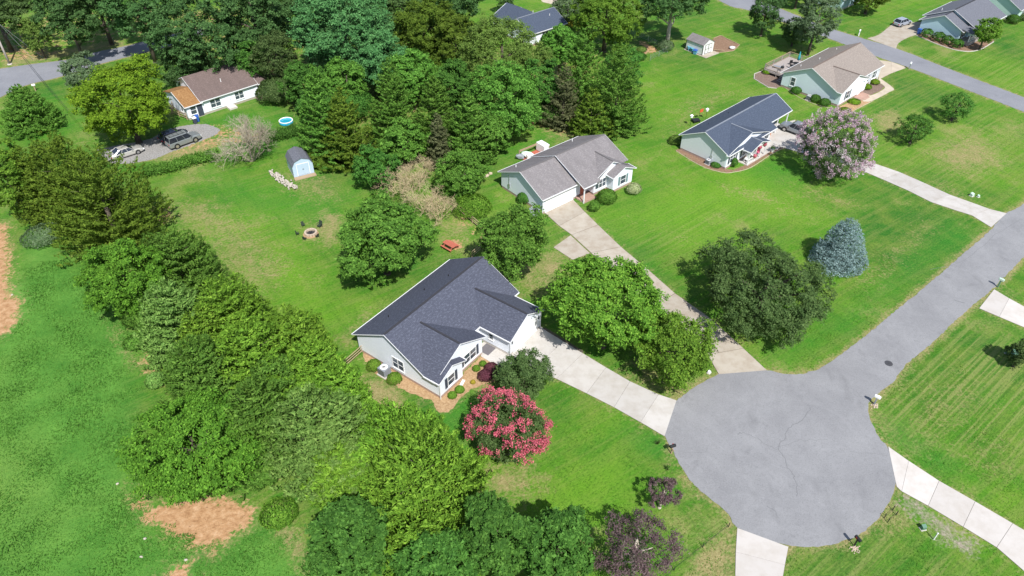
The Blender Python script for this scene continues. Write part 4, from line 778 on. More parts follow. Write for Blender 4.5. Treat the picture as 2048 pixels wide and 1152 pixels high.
def tree(name, spec, kind, leafm, label, n=None, group=None, leaf=None, cat='tree', bark='bark', **kw):
    x, y, hb, h_, r = spec; SEED[0] += 1; rng = np.random.default_rng(SEED[0])
    e = empty(name, (x, y, 0), 0, label, cat, group)
    if kind == 'broad':
        c = (h_-hb)/2; area = r*r+r*c
        n = n or int(min(26000, max(1500, 330*area)))
        n = int(n*1.35); q, lobes = broad_crown(rng, r, c, n, (leaf or 0.30)*0.9, **kw); q = q + np.array([0, 0, hb+c])
        q[:, :, 2] = np.maximum(q[:, :, 2], 0.05)
        quads_mesh('crown', q, L[leafm], e)
        trunk_mesh(rng, hb+c*1.3, 0.06*r+0.05, 6, hb+c, r).build('trunk', M[bark], e, smooth=True)
        e['_'] = 0; del e['_']
        return e, lobes + np.array([0, 0, hb+c])
    n = n or int(min(24000, max(2500, 260*r*(h_-hb))))
    n = int(n*1.3); q = cone_crown(rng, r, h_-hb, n, leaf or 0.42, **kw) + np.array([0, 0, hb])
    quads_mesh('crown', q, L[leafm], e)
    mb = MB(); mb.path([(0, 0, -0.15), (0, 0, h_*0.4), (0, 0, h_*0.55)], 0.05*r+0.08, 0.03, 7)
    for i in range(10):
        a = i*2.4; z = h_*(0.15+0.06*i); mb.tube((0, 0, z), (math.cos(a)*r*0.5, math.sin(a)*r*0.5, z+r*0.25), 0.04, 0.012, 4)
    mb.build('trunk', M[bark], e, smooth=True)
    return e, None
def shrub(name, x, y, r, hgt, leafm, label, group=None, leaf=0.14, n=None, flat=None, cat='shrub'):
    SEED[0] += 1; rng = np.random.default_rng(SEED[0]); e = empty(name, (x, y, 0), 0, label, cat, group)
    n = n or int(max(500, min(5000, 900*r*(r+hgt)))); d = rsph(rng, n); d[:, 2] = np.abs(d[:, 2])*1.15-0.35; 
    if flat: d = np.sign(d)*np.abs(d)**flat
    bump = 1+0.05*np.sin(d[:, :1]*9+d[:, 1:2]*7)+rng.normal(scale=0.035, size=(n, 1))
    C = d*np.array([r, r, hgt/2])*bump + np.array([0, 0, hgt*0.52]); C[:, 2] = np.maximum(C[:, 2], 0.04)
    N = nrm(d+rsph(rng, n)*0.6); Ls = leaf*rng.uniform(0.7, 1.3, n)
    quads_mesh('foliage', leaf_quads(C, N, rsph(rng, n), Ls, Ls*0.7), L[leafm], e)
    mb = MB()
    for i in range(5): a = i*1.26; mb.tube((0, 0, -0.05), (math.cos(a)*r*0.6, math.sin(a)*r*0.6, hgt*0.6), 0.025, 0.01, 4)
    mb.build('stem', M['bark'], e)
    return e
def blossoms(e, centres, r, leafm, rng, per=170, size=0.16, spread=0.34, upper=-0.15):
    cz = centres[:, 2].mean(); hz = np.ptp(centres[:, 2])/2+1e-6
    cs = centres[(centres[:, 2]-cz)/hz > upper]; d = nrm(cs-np.array([0, 0, cz-0.4]))
    pts = []
    for c, u in zip(cs, d):
        if rng.random() < 0.15: continue
        k = rng.integers(3, 9)
        for _ in range(k):
            tip = c + nrm((u+rng.normal(scale=0.55, size=3))[None])[0]*r*spread*rng.uniform(0.8, 1.1)
            m = max(4, per//k); pts.append(tip + rng.normal(scale=(0.15, 0.15, 0.17), size=(m, 3)))
    C = np.concatenate(pts); n = len(C); Ls = size*rng.uniform(0.7, 1.3, n)
    return quads_mesh('blossom', leaf_quads(C, nrm(rsph(rng, n)+np.array([0, 0, 0.7])), rsph(rng, n), Ls, Ls*0.8), L[leafm], e)
def twig_tree(name, x, y, h_, r, label, mat, rng, gens=5, kids=4, r0=0.16, stems=3, cat='tree', up=0.55):
    e = empty(name, (x, y, 0), 0, label, cat); tr, br = MB(), MB(); tot = [0]
    def grow(p, d, L_, rad, g, mb):
        q_ = p + d*L_; bend = p + d*L_*0.5 + Vector(rng.normal(scale=0.06*L_, size=3)); ns = 5 if g < 2 else 3
        mb.tube(p, bend, rad, rad*0.8, ns); mb.tube(bend, q_, rad*0.8, rad*0.6, ns)
        if g >= gens: return
        for i in range(kids):
            nd = (d*up*1.3 + Vector(rng.normal(scale=0.55, size=3)) + Vector((0, 0, 0.12))).normalized()
            st = bend.lerp(q_, rng.random()); grow(st, nd, L_*rng.uniform(0.55, 0.78), max(0.009, rad*0.55), g+1, br)
    for s_ in range(stems):
        a = s_*6.28/stems+rng.random(); d = Vector((math.cos(a)*r/h_*0.9, math.sin(a)*r/h_*0.9, 1)).normalized()
        grow(Vector((math.cos(a)*0.12, math.sin(a)*0.12, -0.1)), d, h_*0.42, r0, 0, tr)
    tr.build('trunk', M[mat], e); br.build('branches', M[mat], e); return e

# ------------------------------------------------------------------ trees
NG = 'trees in the wood behind the houses'; RG = 'evergreens in the boundary row'
tree('cedar_tree', (-77.36, 106.98, 0.2, 7.57, 4.26), 'cone', 'cedar_g', 'dark green pyramidal cedar below the lane at far left', nb=300, n=15000, p=.72, spr=1.3, wk=.6)
tree('maple_tree', (-58.84, 102.40, 0.3, 13.69, 7.73), 'broad', 'yellow', 'large yellow-green maple beside the parked cars', leaf=.36, lobes=70)
tree('ash_tree', (-72.98, 117.71, 1.5, 8.22, 3.56), 'broad', 'greygreen', 'grey-green tree between the lane and yellow-green maple')
tree('oak_tree', (-80.78, 132.37, 3.0, 16.85, 5.42), 'broad', 'oak', 'dark oak above the lane at upper left', leaf=.4)
tree('oak_tree', (-98.46, 139.28, 3.0, 13.44, 7.11), 'broad', 'dark', 'darkest oak in the upper left corner', leaf=.4)
tree('ash_tree', (-89.77, 135.33, 1.0, 8.58, 2.73), 'broad', 'willow', 'small light green tree just above the lane')
tree('oak_tree', (-68.01, 133.75, 3.0, 18.13, 6.81), 'broad', 'oak', 'leftmost broad oak of the wood behind brown-roofed house', leaf=.4)
tree('oak_tree', (-54.15, 120.87, 2.0, 18.77, 6.73), 'broad', 'oak', 'broad oak rising directly behind the brown roof', leaf=.38, lobes=60)
tree('oak_tree', (-45.59, 128.25, 2.5, 18.91, 7.47), 'broad', 'oak', 'broad oak between the brown roof and blue-green pine', leaf=.4)
tree('oak_tree', (-56.13, 120.45, 1.0, 7.88, 4.76), 'broad', 'oak', 'small oak overhanging the left end of the brown roof')
tree('oak_tree', (-40.46, 120.75, 1.5, 11.14, 4.08), 'broad', 'dark', 'dark shaded tree right of the brown roof')
tree('pine_tree', (-28.98, 122.70, 3.0, 18.53, 9.97), 'broad', 'pine', 'huge blue-green pine rising at the top of the wood', leaf=.44, lobes=80)
tree('pine_tree', (-22.28, 118.35, 1.5, 11.81, 5.91), 'broad', 'pine', 'smaller blue-green tree at the foot of the huge pine', leaf=.36)
tree('oak_tree', (-21.45, 145.06, 2.0, 13.86, 5.39), 'broad', 'dark', 'dark tree at the top edge right of blue-green pine', leaf=.36)
tree('oak_tree', (-34.18, 113.40, 1.0, 8.76, 4.13), 'broad', 'deep', 'dark tree in shade under the blue-green pine')
tree('cedar_tree', (-27.72, 96.84, 0.3, 15.23, 4.16), 'cone', 'cedar_g', 'tall pointed cedar right of the round pool', nb=200, n=15000)
tree('cedar_tree', (-24.04, 95.16, 0.3, 12.92, 3.86), 'cone', 'cedar', 'olive cedar behind the blue shed', nb=190, n=14000)
tree('cedar_tree', (-18.21, 102.44, 0.3, 13.86, 4.64), 'cone', 'cedar_g', 'dense green cedar in the middle of the wood', nb=220, n=16000)
tree('cedar_tree', (-11.46, 100.71, 0.3, 11.94, 4.40), 'cone', 'cedar_g', 'green cedar above the tan brush', nb=200, n=15000)
tree('cedar_tree', (-6.37, 96.61, 0.3, 11.14, 3.91), 'cone', 'cedar_g', 'bright green cedar at the right end of the middle wood', nb=200, n=14000)
tree('cedar_tree', (-10.71, 94.82, 0.3, 8.95, 2.03), 'cone', 'brownish', 'thin greyish dying cedar beside bright green cedar', nb=110, n=5000)
tree('oak_tree', (-19.31, 89.18, 0.3, 6.38, 3.52), 'broad', 'deep', 'low dark bush tree at the edge of the wood above the lawn')
tree('oak_tree', (-7.04, 87.07, 0.3, 6.48, 4.33), 'broad', 'green', 'mid green bushy tree left of the grey-roofed house')
tree('oak_tree', (-15.70, 128.30, 1.0, 15.51, 6.00), 'broad', 'olive', 'olive tree left of the light green spreading tree', leaf=.36)
tree('oak_tree', (-9.51, 124.15, 1.0, 13.34, 5.67), 'broad', 'olive', 'yellowish olive tree at the top of the wood', leaf=.34)
tree('linden_tree', (-1.59, 118.02, 1.5, 14.25, 8.37), 'broad', 'willow', 'large light green spreading tree before blue-roofed house', leaf=.32, lobes=80)
tree('oak_tree', (-1.00, 104.55, 0.5, 12.34, 6.25), 'broad', 'green', 'green vine-covered tree below the light spreading tree', leaf=.32, lobes=60)
tree('cedar_tree', (11.60, 116.48, 0.3, 13.06, 4.45), 'cone', 'cedar_g', 'tall green cedar just below blue-roofed house', nb=220, n=15000, p=.7)
tree('cedar_tree', (16.46, 106.78, 0.3, 14.38, 5.09), 'cone', 'cedar_g', 'largest dark green cedar right behind the grey roof', nb=240, n=18000, p=.65)
tree('cedar_tree', (8.26, 108.10, 0.3, 10.73, 3.02), 'cone', 'brownish', 'brownish cedar at the left of the cedar clump', nb=140, n=7500)
tree('cedar_tree', (12.37, 104.00, 0.3, 8.51, 3.35), 'cone', 'cedar', 'olive cedar at the front of the cedar clump', nb=150, n=9000)
tree('oak_tree', (18.90, 118.97, 0.5, 9.20, 3.85), 'broad', 'deep', 'deep green tree at the back of the cedar clump')
tree('oak_tree', (18.02, 138.97, 1.5, 12.62, 7.47), 'broad', 'bright', 'round bright green tree at top edge beside blue roof', leaf=.36)
tree('oak_tree', (30.82, 141.58, 4.0, 15.56, 7.38), 'broad', 'oak', 'spreading shade tree with pale visible trunk at top edge', leaf=.36, low=-.35, bark='bark_pale')
tree('oak_tree', (11.46, 152.12, 1.0, 7.65, 3.61), 'broad', 'greygreen', 'greyish tree at the top right of blue-roofed house')
tree('oak_tree', (51.00, 147.13, 0.4, 9.37, 3.81), 'broad', 'oak', 'oval tree on the lawn beside the upper street')
tree('oak_tree', (57.44, 137.05, 0.3, 13.21, 4.57), 'broad', 'greygreen', 'taller oval tree behind the tan-roofed house')
tree('oak_tree', (55.71, 141.73, 0.4, 5.33, 3.15), 'broad', 'dark', 'small dark tree left of the tall oval tree')
tree('oak_tree', (77.22, 160.04, 1.0, 7.56, 5.11), 'broad', 'olive', 'leafy tree at the top edge across the upper street')
tree('oak_tree', (62.83, 163.37, 1.0, 8.28, 4.36), 'broad', 'oak', 'dark tree at the top edge beyond the upper street')
tree('oak_tree', (-1.51, 159.95, 1.0, 6.25, 2.15), 'broad', 'oak', 'small tree at the top edge left of blue roof')
tree('young_tree', (62.68, 102.25, 0.5, 4.80, 3.18), 'broad', 'deep', 'small round tree, nearer of the two on the right lawn', leaf=.22, n=5000)
tree('young_tree', (72.77, 109.85, 0.5, 4.87, 2.86), 'broad', 'deep', 'small round tree, farther of the two on the right lawn', leaf=.22, n=4500)
tree('young_tree', (92.25, 139.86, 0.8, 6.91, 2.62), 'broad', 'bright', 'small bright tree in front of pale blue house')
for bb, lm, lab in (((-34.36, 130.49, 2.0, 11.97, 4.99), 'oak', 'oak crown in front of the huge blue-green pine at left'), ((-27.29, 112.34, 1.0, 10.14, 4.09), 'green', 'mid green tree under the huge blue-green pine'), ((-16.42, 114.24, 1.0, 11.05, 4.54), 'green', 'mid green tree left of the green vine-covered tree'),
 ((-25.22, 132.75, 2.0, 11.20, 4.60), 'pine', 'second blue-green crown right of the huge pine'), ((-9.27, 111.49, 0.5, 10.55, 4.06), 'deep', 'deep green tree at the left side of vine-covered tree'), ((4.56, 111.56, 0.5, 9.63, 4.08), 'deep', 'deep green tree between vine-covered tree and cedars'), ((8.64, 128.08, 1.0, 10.25, 3.60), 'green', 'green tree just left of blue-roofed house corner'),
 ((-2.94, 98.81, 0.3, 7.09, 3.39), 'green', 'low green tree at the lawn side of the wood'), ((-47.10, 142.66, 3.0, 14.45, 6.26), 'oak', 'oak at the top edge left of the huge pine'), ((-80.16, 142.66, 3.0, 15.39, 6.73), 'oak', 'oak at the top edge between two dark oaks'), ((-33.24, 148.36, 3.0, 13.59, 6.97), 'oak', 'oak crown at the top edge above the huge pine'), ((-10.86, 147.88, 2.0, 12.96, 5.48), 'oak', 'dark tree at the top edge above the olive trees'), ((-30.17, 103.40, 0.3, 8.24, 3.49), 'deep', 'deep green tree right of the short dark hedge'), ((-15.91, 94.28, 0.3, 8.68, 3.27), 'green', 'green tree above the tan thicket'), ((-46.43, 123.07, 1.0, 8.38, 3.95), 'deep', 'deep green tree behind the right end of brown roof')):
    tree('wood_tree', bb, 'broad', lm, lab, leaf=.36, group=NG)
# broad dark holly on the lawn: two grown-together stems
e, lb = tree('holly_tree', (*(28.18, 61.80), .1, 8.4, 8.5), 'broad', 'dark', 'very wide dark green tree on the lawn inside the bend', leaf=.25, n=34000, lobes=150); e.scale = (1.0, 1.14, 1.0)
tree('spruce_tree', (40.59, 71.59, 0.1, 6.68, 3.34), 'cone', 'spruce', 'blue-grey spruce standing on the lawn beside wide dark tree', nb=420, n=17000, leaf=.24, p=.66, tilt=.12, spr=1.5, wk=.35)
tree('maple_tree', (-15.31, 69.50, 1.0, 9.96, 6.21), 'broad', 'green', 'large round green maple behind the charcoal-roofed house', leaf=.36, lobes=75, n=26000)
tree('maple_tree', (0.12, 68.40, 1.0, 10.33, 4.44), 'broad', 'green', 'round green maple between charcoal and grey roofs', leaf=.32, lobes=60)
tree('maple_tree', (9.86, 56.79, 1.0, 11.55, 6.43), 'broad', 'bright', 'large bright green maple beside the main driveway', leaf=.34, lobes=85, n=28000)
tree('birch_tree', (16.53, 52.28, 0.4, 8.15, 4.50), 'broad', 'bright', 'smaller bright green tree near the driveway mouth', leaf=.27, n=15000, lobes=60)
tree('holly_tree', (1.17, 49.70, 0.3, 5.34, 2.96), 'broad', 'dark', 'dark olive small tree beside the garage drive', leaf=.2, n=14000)
rng = np.random.default_rng(50)
e, lb = tree('crape_myrtle', (-0.46, 42.44, 0.6, 7.00, 3.55), 'broad', 'dark', 'crape myrtle covered in coral pink blossom on front lawn', leaf=.2, n=14000, lobes=66, low=-.9, k0=.6)
blossoms(e, lb, (-0.46, 42.44, 0.6, 7.00, 3.55)[4], 'pinkfl', rng, 200, .15, upper=-.5)
e, lb = tree('crape_myrtle', (46.47, 92.60, 0.6, 9.57, 5.15), 'broad', 'dark', 'crape myrtle covered in lilac blossom beside long driveway', leaf=.22, n=16000, lobes=100, low=-.92, k0=.66)
blossoms(e, lb, (46.47, 92.60, 0.6, 9.57, 5.15)[4], 'lilac', rng, 190, .17, upper=-.85)
e, lb = tree('plum_tree', (13.01, 36.57, 1.6, 3.47, 1.87), 'broad', 'plum', 'small purple-leaved plum near the cul-de-sac edge', leaf=.15, n=3200, bark='bark_pale', lobes=26)
e, lb = tree('plum_tree', (9.78, 30.13, 1.4, 7.71, 3.16), 'broad', 'plum', 'large purple-leaved plum at the bottom edge', leaf=.17, n=7500, bark='bark_pale', lobes=34)
# boundary row on the left
tree('oak_tree', (-65.55, 81.17, 0.5, 13.04, 3.30), 'broad', 'bright', 'yellowish green tree at the left edge below the lane', leaf=.34, group=RG)
for bb, lm, k, lab in (
 ((-58.50, 81.91, 0.2, 12.44, 4.83), 'cedar', 17000, 'olive cedar, first of the row below the lane'),
 ((-51.29, 76.65, 0.2, 13.12, 6.00), 'cedar', 22000, 'largest dark olive cedar of the row, beside the bare soil'),
 ((-63.21, 82.20, 0.2, 10.02, 3.35), 'cedar', 9000, 'dark cedar at the left edge of the row'),
 ((-38.70, 66.16, 0.2, 8.60, 4.26), 'cedar_g', 17000, 'mid green cedar of the row left of the wide back lawn'),
 ((-35.08, 55.86, 0.2, 9.52, 3.73), 'cedar_l', 17000, 'pale green cedar of the row beside the meadow'),
 ((-29.86, 57.12, 0.2, 9.14, 3.91), 'cedar_y', 16000, 'yellow-green cedar with a forked bare tip in the row'),
 ((-22.11, 53.12, 0.2, 8.27, 3.76), 'cedar_y', 17000, 'golden-tipped cedar at the lawn side of the row'),
 ((-29.53, 47.56, 0.2, 9.27, 3.91), 'cedar_g', 17000, 'green cedar in the middle of the row at the meadow side'),
 ((-25.35, 49.95, 0.2, 9.55, 4.51), 'cedar_y', 19000, 'bright yellow-green cedar in the middle of the row'),
 ((-19.03, 48.58, 0.2, 7.94, 3.72), 'cedar_y', 15000, 'yellow-green cedar near the left corner of white house'),
 ((-16.83, 40.75, 0.2, 9.80, 4.52), 'cedar_l', 21000, 'pale grey-green cedar in the lower row'),
 ((-10.31, 40.82, 0.2, 6.94, 4.33), 'cedar_y', 19000, 'yellow-green cedar beside the dry lawn patch'),
 ((-7.28, 35.28, 0.2, 11.10, 5.38), 'cedar_y', 24000, 'nearest and largest yellow-green cedar at the bottom'),
 ((-23.08, 42.85, 0.2, 8.40, 3.72), 'cedar_g', 15000, 'green cedar behind the dark evergreen of the row'),
 ((-16.34, 45.87, 0.2, 7.74, 3.37), 'cedar_y', 14000, 'yellow-green cedar below the rail fence by white house'), ((-22.60, 47.86, 0.2, 7.00, 2.96), 'cedar_g', 11000, 'green cedar deep inside the lower row'), ((-31.70, 54.36, 0.2, 7.50, 2.90), 'cedar_y', 10000, 'small yellow-green cedar behind the pale green cedar'),
 ((-15.08, 38.23, 0.2, 6.00, 2.66), 'cedar_y', 9000, 'small golden cedar in the lower row')):
    bb = (*bb[:4], bb[4]*1.1)
    tree('cedar_tree', bb, 'cone', lm, lab, n=int(k*1.1), group=RG, nb=300, leaf=.42, p=.46, spr=1.25, wk=.8)
tree('laurel_tree', (-42.55, 61.71, 0.2, 10.89, 4.67), 'broad', 'laurel', 'dark green broadleaf evergreen beside the left meadow', leaf=.28, n=22000, group=RG, lobes=80)
tree('laurel_tree', (-28.11, 39.93, 0.1, 8.58, 5.94), 'broad', 'laurel', 'dark broadleaf evergreen above the orange bare soil patch', leaf=.28, n=27000, group=RG, lobes=110, low=-.9, k0=.62)
tree('walnut_tree', (-12.56, 30.08, 0.2, 9.96, 3.56), 'broad', 'deep', 'deep green leafy tree at the bottom left of the golden cedars', leaf=.34, n=18000, group=RG, lobes=70)
tree('walnut_tree', (-1.12, 30.36, 0.2, 10.44, 2.70), 'broad', 'deep', 'deep green leafy tree right of the nearest cedar', leaf=.34, n=16000, group=RG, lobes=60)
tree('walnut_tree', (3.38, 29.40, 0.2, 9.76, 3.15), 'broad', 'deep', 'deep green leafy tree beside the large purple plum', leaf=.34, n=16000, group=RG, lobes=60)
tree('walnut_tree', (-5.75, 29.01, 0.2, 6.76, 3.28), 'broad', 'deep', 'deep green tree at the bottom edge under the nearest cedar', leaf=.34, n=13000, group=RG, lobes=60)
tree('laurel_tree', (53.31, 53.72, 0.1, 4.15, 1.36), 'broad', 'dark', 'dark bush at the right edge beside the utility box', leaf=.2, n=3500, cat='shrub')
# bare and brushy growth
rng = np.random.default_rng(11)
x, y = (-39.41, 96.74)
twig_tree('bare_tree', x, y, 8.5, 5.0, 'bare grey leafless tree in front of brown-roofed house', 'deadwood', rng, 5, 4, .15, 4)
for (u, v_), lab, hh_ in zip(((-15.81, 86.61), (-11.94, 82.85), (-9.74, 81.05), (-13.89, 88.58)), ('tan leafless thicket left of the brush pile', 'tan leafless thicket behind the round maple', 'pale bent dead stems right of the thicket', 'tallest tan thicket below the wood'), (5, 5, 4.2, 6)):
    twig_tree('brush_thicket', u, v_, hh_, hh_*.75, lab, 'tan_twigs', rng, 4, 4, .05, 6, 'brush')
x, y = (-3.97, 106.30); twig_tree('bare_tree', x, y, 7, 3, 'grey dead tree standing among the cedars', 'deadwood', rng, 4, 4, .1, 2)
for (u, v_), r_, h_, lm, lab in (
 ((-16.13, 83.46), 2.2, 2.2, 'cedar_g', 'yellowish green bush in the tan thicket'), ((-5.42, 82.85), 2.6, 2.4, 'bright', 'bright green bush left of grey-roofed house'),
 ((-7.69, 86.61), 2.4, 2.4, 'green', 'green bush between thicket and grey-roofed house'), ((-19.68, 94.11), 2.0, 1.6, 'green', 'low bush at the edge of the wood by the stakes'),
 ((30.20, 139.82), 1.6, 2.0, 'greygreen', 'spiky grey-green shrub at the wire fence'), ((24.18, 135.39), 1.6, 1.3, 'deep', 'dark shrub in front of the wire fence'),
 ((12.71, 151.91), 2.0, 2.4, 'yellowfl', 'yellow bush right of the blue roof'), ((-36.74, 51.10), 1.0, 1.6, 'cedar_l', 'pale shrub at the meadow edge of the row'),
 ((-20.30, 35.83), 1.6, .9, 'bright', 'bright green weeds beside the bare soil'), ((-41.15, 57.00), 1.3, 1.2, 'green', 'green weeds at the meadow edge'), ((-60.92, 76.48), 2.5, 1.8, 'greygreen', 'grey-green weeds below the dark cedar')):
    shrub('wild_bush', u, v_, r_, h_, lm, lab, leaf=.22, n=int(1100*r_))
for (u, v_), r_, h_, lm, lab in (
 ((-27.05, 111.02), 4.2, 5.5, 'deep', 'dark understory bush under the blue-green pine'), ((-19.95, 121.61), 4.5, 6, 'green', 'green understory bush between cedars and olive trees'), ((-12.91, 122.65), 4, 6, 'green', 'green understory bush left of the vine-covered tree'),
 ((-12.88, 101.69), 3.0, 4, 'green', 'green understory bush below the cedars'), ((-6.53, 100.11), 3.2, 3.5, 'bright', 'bright understory bush at the right foot of the wood'), ((5.48, 110.13), 3.0, 3.5, 'deep', 'dark understory bush left of the cedar clump'),
 ((9.35, 137.34), 4.0, 5, 'deep', 'dark understory bush right of the light spreading tree'), ((-28.92, 95.56), 2.0, 2.2, 'olive', 'olive understory bush beside the blue shed'), ((-40.35, 117.60), 3.5, 4, 'dark', 'dark understory bush right of brown-roofed house'),
 ((-18.38, 95.56), 2.6, 3.0, 'green', 'green understory bush above the thicket'), ((-41.33, 61.05), 2.5, 3.0, 'green', 'green bush filling the boundary row by the meadow'), ((-20.12, 42.82), 3.0, 3.0, 'cedar_g', 'green bush filling the lower boundary row'), ((-23.31, 40.55), 2.6, 2.2, 'green', 'low green bush right of the dark evergreen')):
    shrub('wild_bush', u, v_, r_, h_, lm, lab, leaf=.32, n=int(2000*r_))
# hedges
def hedge(name, p, q_, w, hgt, leafm, label):
    SEED[0] += 1; rng = np.random.default_rng(SEED[0]); e = empty(name, (*p, 0), math.atan2(q_[1]-p[1], q_[0]-p[0]), label, 'hedge'); Lh = math.dist(p, q_)
    n = int(1400*Lh*w/1.6); C = np.stack([rng.random(n)*Lh, rng.normal(size=n)*w*0.42, rng.random(n)**0.6*hgt], 1)
    C[:, 2] *= 1-0.25*np.sin(C[:, 0]*1.9)**2; C[:, 1] += 0.25*np.sin(C[:, 0]*1.1)
    N = nrm(rsph(rng, n)+np.array([0, 0, 0.5])); Ls = 0.24*rng.uniform(0.7, 1.3, n)
    quads_mesh('foliage', leaf_quads(C, N, rsph(rng, n), Ls, Ls*0.7), L[leafm], e)
    mb = MB()
    for i in range(int(Lh/1.2)): mb.tube((i*1.2+.4, 0, -.05), (i*1.2+.4, .1, hgt*.7), .03, .01, 4)
    mb.build('stem', M['bark'], e)
hedge('low_hedge', (-54.42, 92.40), (-44.81, 98.25), 1.5, 1.0, 'green', 'long low hedge below the gravel drive')
hedge('low_hedge', (-39.17, 102.49), (-34.34, 106.30), 1.6, 1.1, 'deep', 'short dark hedge below the round pool')
# clipped shrubs
BG = 'clipped shrubs around charcoal-roofed house'
for (u, v_), r_, h_, lm, lab in (((-14.58, 53.37), .78, 1.25, 'box', 'round clipped boxwood, left of the air conditioner'), ((-12.18, 51.52), .78, 1.2, 'box', 'round clipped boxwood, right of the air conditioner'),
 ((-6.06, 49.46), .45, .65, 'box', 'small round boxwood nearest the white house corner'), ((-5.34, 50.20), .48, .7, 'box', 'small round boxwood second from the house corner'),
 ((-3.76, 53.23), .40, .6, 'box', 'small boxwood left of the maroon shrubs'), ((-3.09, 53.96), .38, .5, 'box', 'smallest boxwood behind the maroon shrubs'), ((-4.05, 51.38), .25, .35, 'yellowfl', 'tiny yellowish plant in the pine straw'),
 ((-2.77, 52.01), .78, 1.05, 'maroon', 'maroon shrub nearest the lawn in the straw bed'), ((-2.17, 53.08), .75, 1.0, 'maroon', 'maroon shrub nearest the porch apron'), ((-1.57, 52.37), .75, 1.05, 'maroon', 'maroon shrub nearest the dark olive tree')):
    shrub('clipped_shrub', u, v_, r_, h_, lm, lab, BG, leaf=.11, n=3000)
for (u, v_), r_, h_, lm, lab in (((13.23, 85.46), 1.35, 2.0, 'green', 'large oval bush before grey-roofed house'), ((11.28, 83.22), .75, 1.7, 'green', 'upright oval bush beside neighbour driveway'), ((17.30, 87.78), 1.05, 1.6, 'pale', 'pale variegated bush at the right corner of grey-roofed house'),
 ((1.68, 85.34), 1.0, 1.7, 'deep', 'dark vine bush against the pale gable wall'), ((33.23, 94.97), .5, 1.6, 'deep', 'narrow cone shrub at carport house front'), ((30.63, 95.12), .8, .7, 'deep', 'low shrub at the gable of carport house'), ((25.87, 102.33), 1.2, 1.2, 'willow', 'light shrub behind the carport house'),
 ((50.08, 120.19), .9, 1.3, 'deep', 'round shrub, left one below the mint gable window'), ((52.42, 117.02), .9, 1.3, 'deep', 'round shrub right beside the air conditioner of mint house'), ((53.56, 115.48), .95, 1.3, 'deep', 'round shrub nearest the corner of mint house'),
 ((59.06, 116.44), 1.0, .6, 'yellow', 'yellow-green perennials below the front walk'), ((56.44, 113.41), .9, .5, 'yellow', 'yellow-green perennials at the lower bed end'), ((63.31, 122.03), .8, .9, 'yellow', 'yellow-green shrub, left one in the mulch bed'), ((65.54, 124.12), .8, .9, 'yellow', 'yellow-green shrub, right one in the mulch bed'), ((47.24, 128.68), .8, .8, 'yellow', 'yellow-green shrub below the deck'),
 ((84.47, 146.35), 1.0, 1.7, 'deep', 'clipped cube shrub, nearest the blue bin'), ((86.08, 144.48), 1.0, 1.7, 'deep', 'clipped cube shrub, second from the blue bin'), ((87.08, 142.90), .95, 1.6, 'deep', 'clipped cube shrub, third from the blue bin'), ((88.14, 141.09), 1.0, 1.6, 'deep', 'clipped cube shrub, last of the four'),
 ((106.46, 154.51), 1.4, 1.8, 'deep', 'round shrub beside the pale green house'), ((109.54, 156.29), 1.2, 1.4, 'dark', 'dark shrub at the right edge by pale green house'),
 ((25.46, 139.07), 1.0, .9, 'willow', 'light green shrub in the round straw bed'), ((-53.24, 111.21), .9, 1.2, 'olive', 'olive shrub at the corner of brown-roofed house')):
    shrub('garden_shrub', u, v_, r_, h_, lm, lab, 'garden shrubs', leaf=.16, flat=.55 if 'cube' in lab else None)
for (u, v_), lab in (((13.86, 43.47), 'upright young yucca nearest the black mailbox'), ((14.34, 40.55), 'upright young yucca lower down the front lawn')):
    SEED[0] += 1; rng = np.random.default_rng(SEED[0]); n = 26; e = empty('yucca', (u, v_, 0), 0, lab, 'plant', 'young yuccas on the front lawn')
    d = nrm(rng.normal(size=(n, 3))*np.array([.35, .35, .1])+np.array([0, 0, 1])); quads_mesh('leaves', leaf_quads(d*.4, nrm(np.cross(d, rsph(rng, n))), d, np.full(n, .85), np.full(n, .07)), L['dark'], e)
# grass blades: rough meadow and lawn
def grass(name, n, xr, yr, want, leafm, hgt, label, rng):
    P = np.stack([rng.uniform(*xr, n), rng.uniform(*yr, n)], 1); d_, dr, md, gr = cover_at(P)
    keep = (md > .5 if want else md < .4) & (d_+gr < .45)
    for poly in PAVED:
        px = np.array(poly); bb = (P[:, 0] > px[:, 0].min()-.1) & (P[:, 0] < px[:, 0].max()+.1) & (P[:, 1] > px[:, 1].min()-.1) & (P[:, 1] < px[:, 1].max()+.1) & keep
        ix = np.where(bb)[0]
        if len(ix): keep[ix[poly_soft(P[ix, 0], P[ix, 1], poly, .05) > .3]] = False
    P = P[keep]; n = len(P); hh = hgt*rng.uniform(.5, 1.4, n)*(1+.45*np.sin(P[:, 0]*.9+2*np.sin(P[:, 1]*.31))*np.sin(P[:, 1]*.7+1.5*np.sin(P[:, 0]*.23)))
    D = nrm(rng.normal(size=(n, 3))*np.array([.8, .8, .15])+np.array([0, 0, .8])); C = np.stack([P[:, 0], P[:, 1], hh*.35], 1)
    N = nrm(np.cross(D, rsph(rng, n)))
    N[:, 2] = np.abs(N[:, 2])
    return tag(quads_mesh(name, leaf_quads(C, N, D, hh*1.2, hh*.55), L[leafm]), label, None, None, 'stuff')
rng = np.random.default_rng(3)
grass('meadow_grass', 150000, (-62, -14), (22, 72), True, 'meadow', .17, 'rough bright green meadow grass at left', rng)
grass('lawn_grass', 150000, (-45, 48), (22, 75), False, 'lawn', .09, 'short lawn grass around the houses', rng)

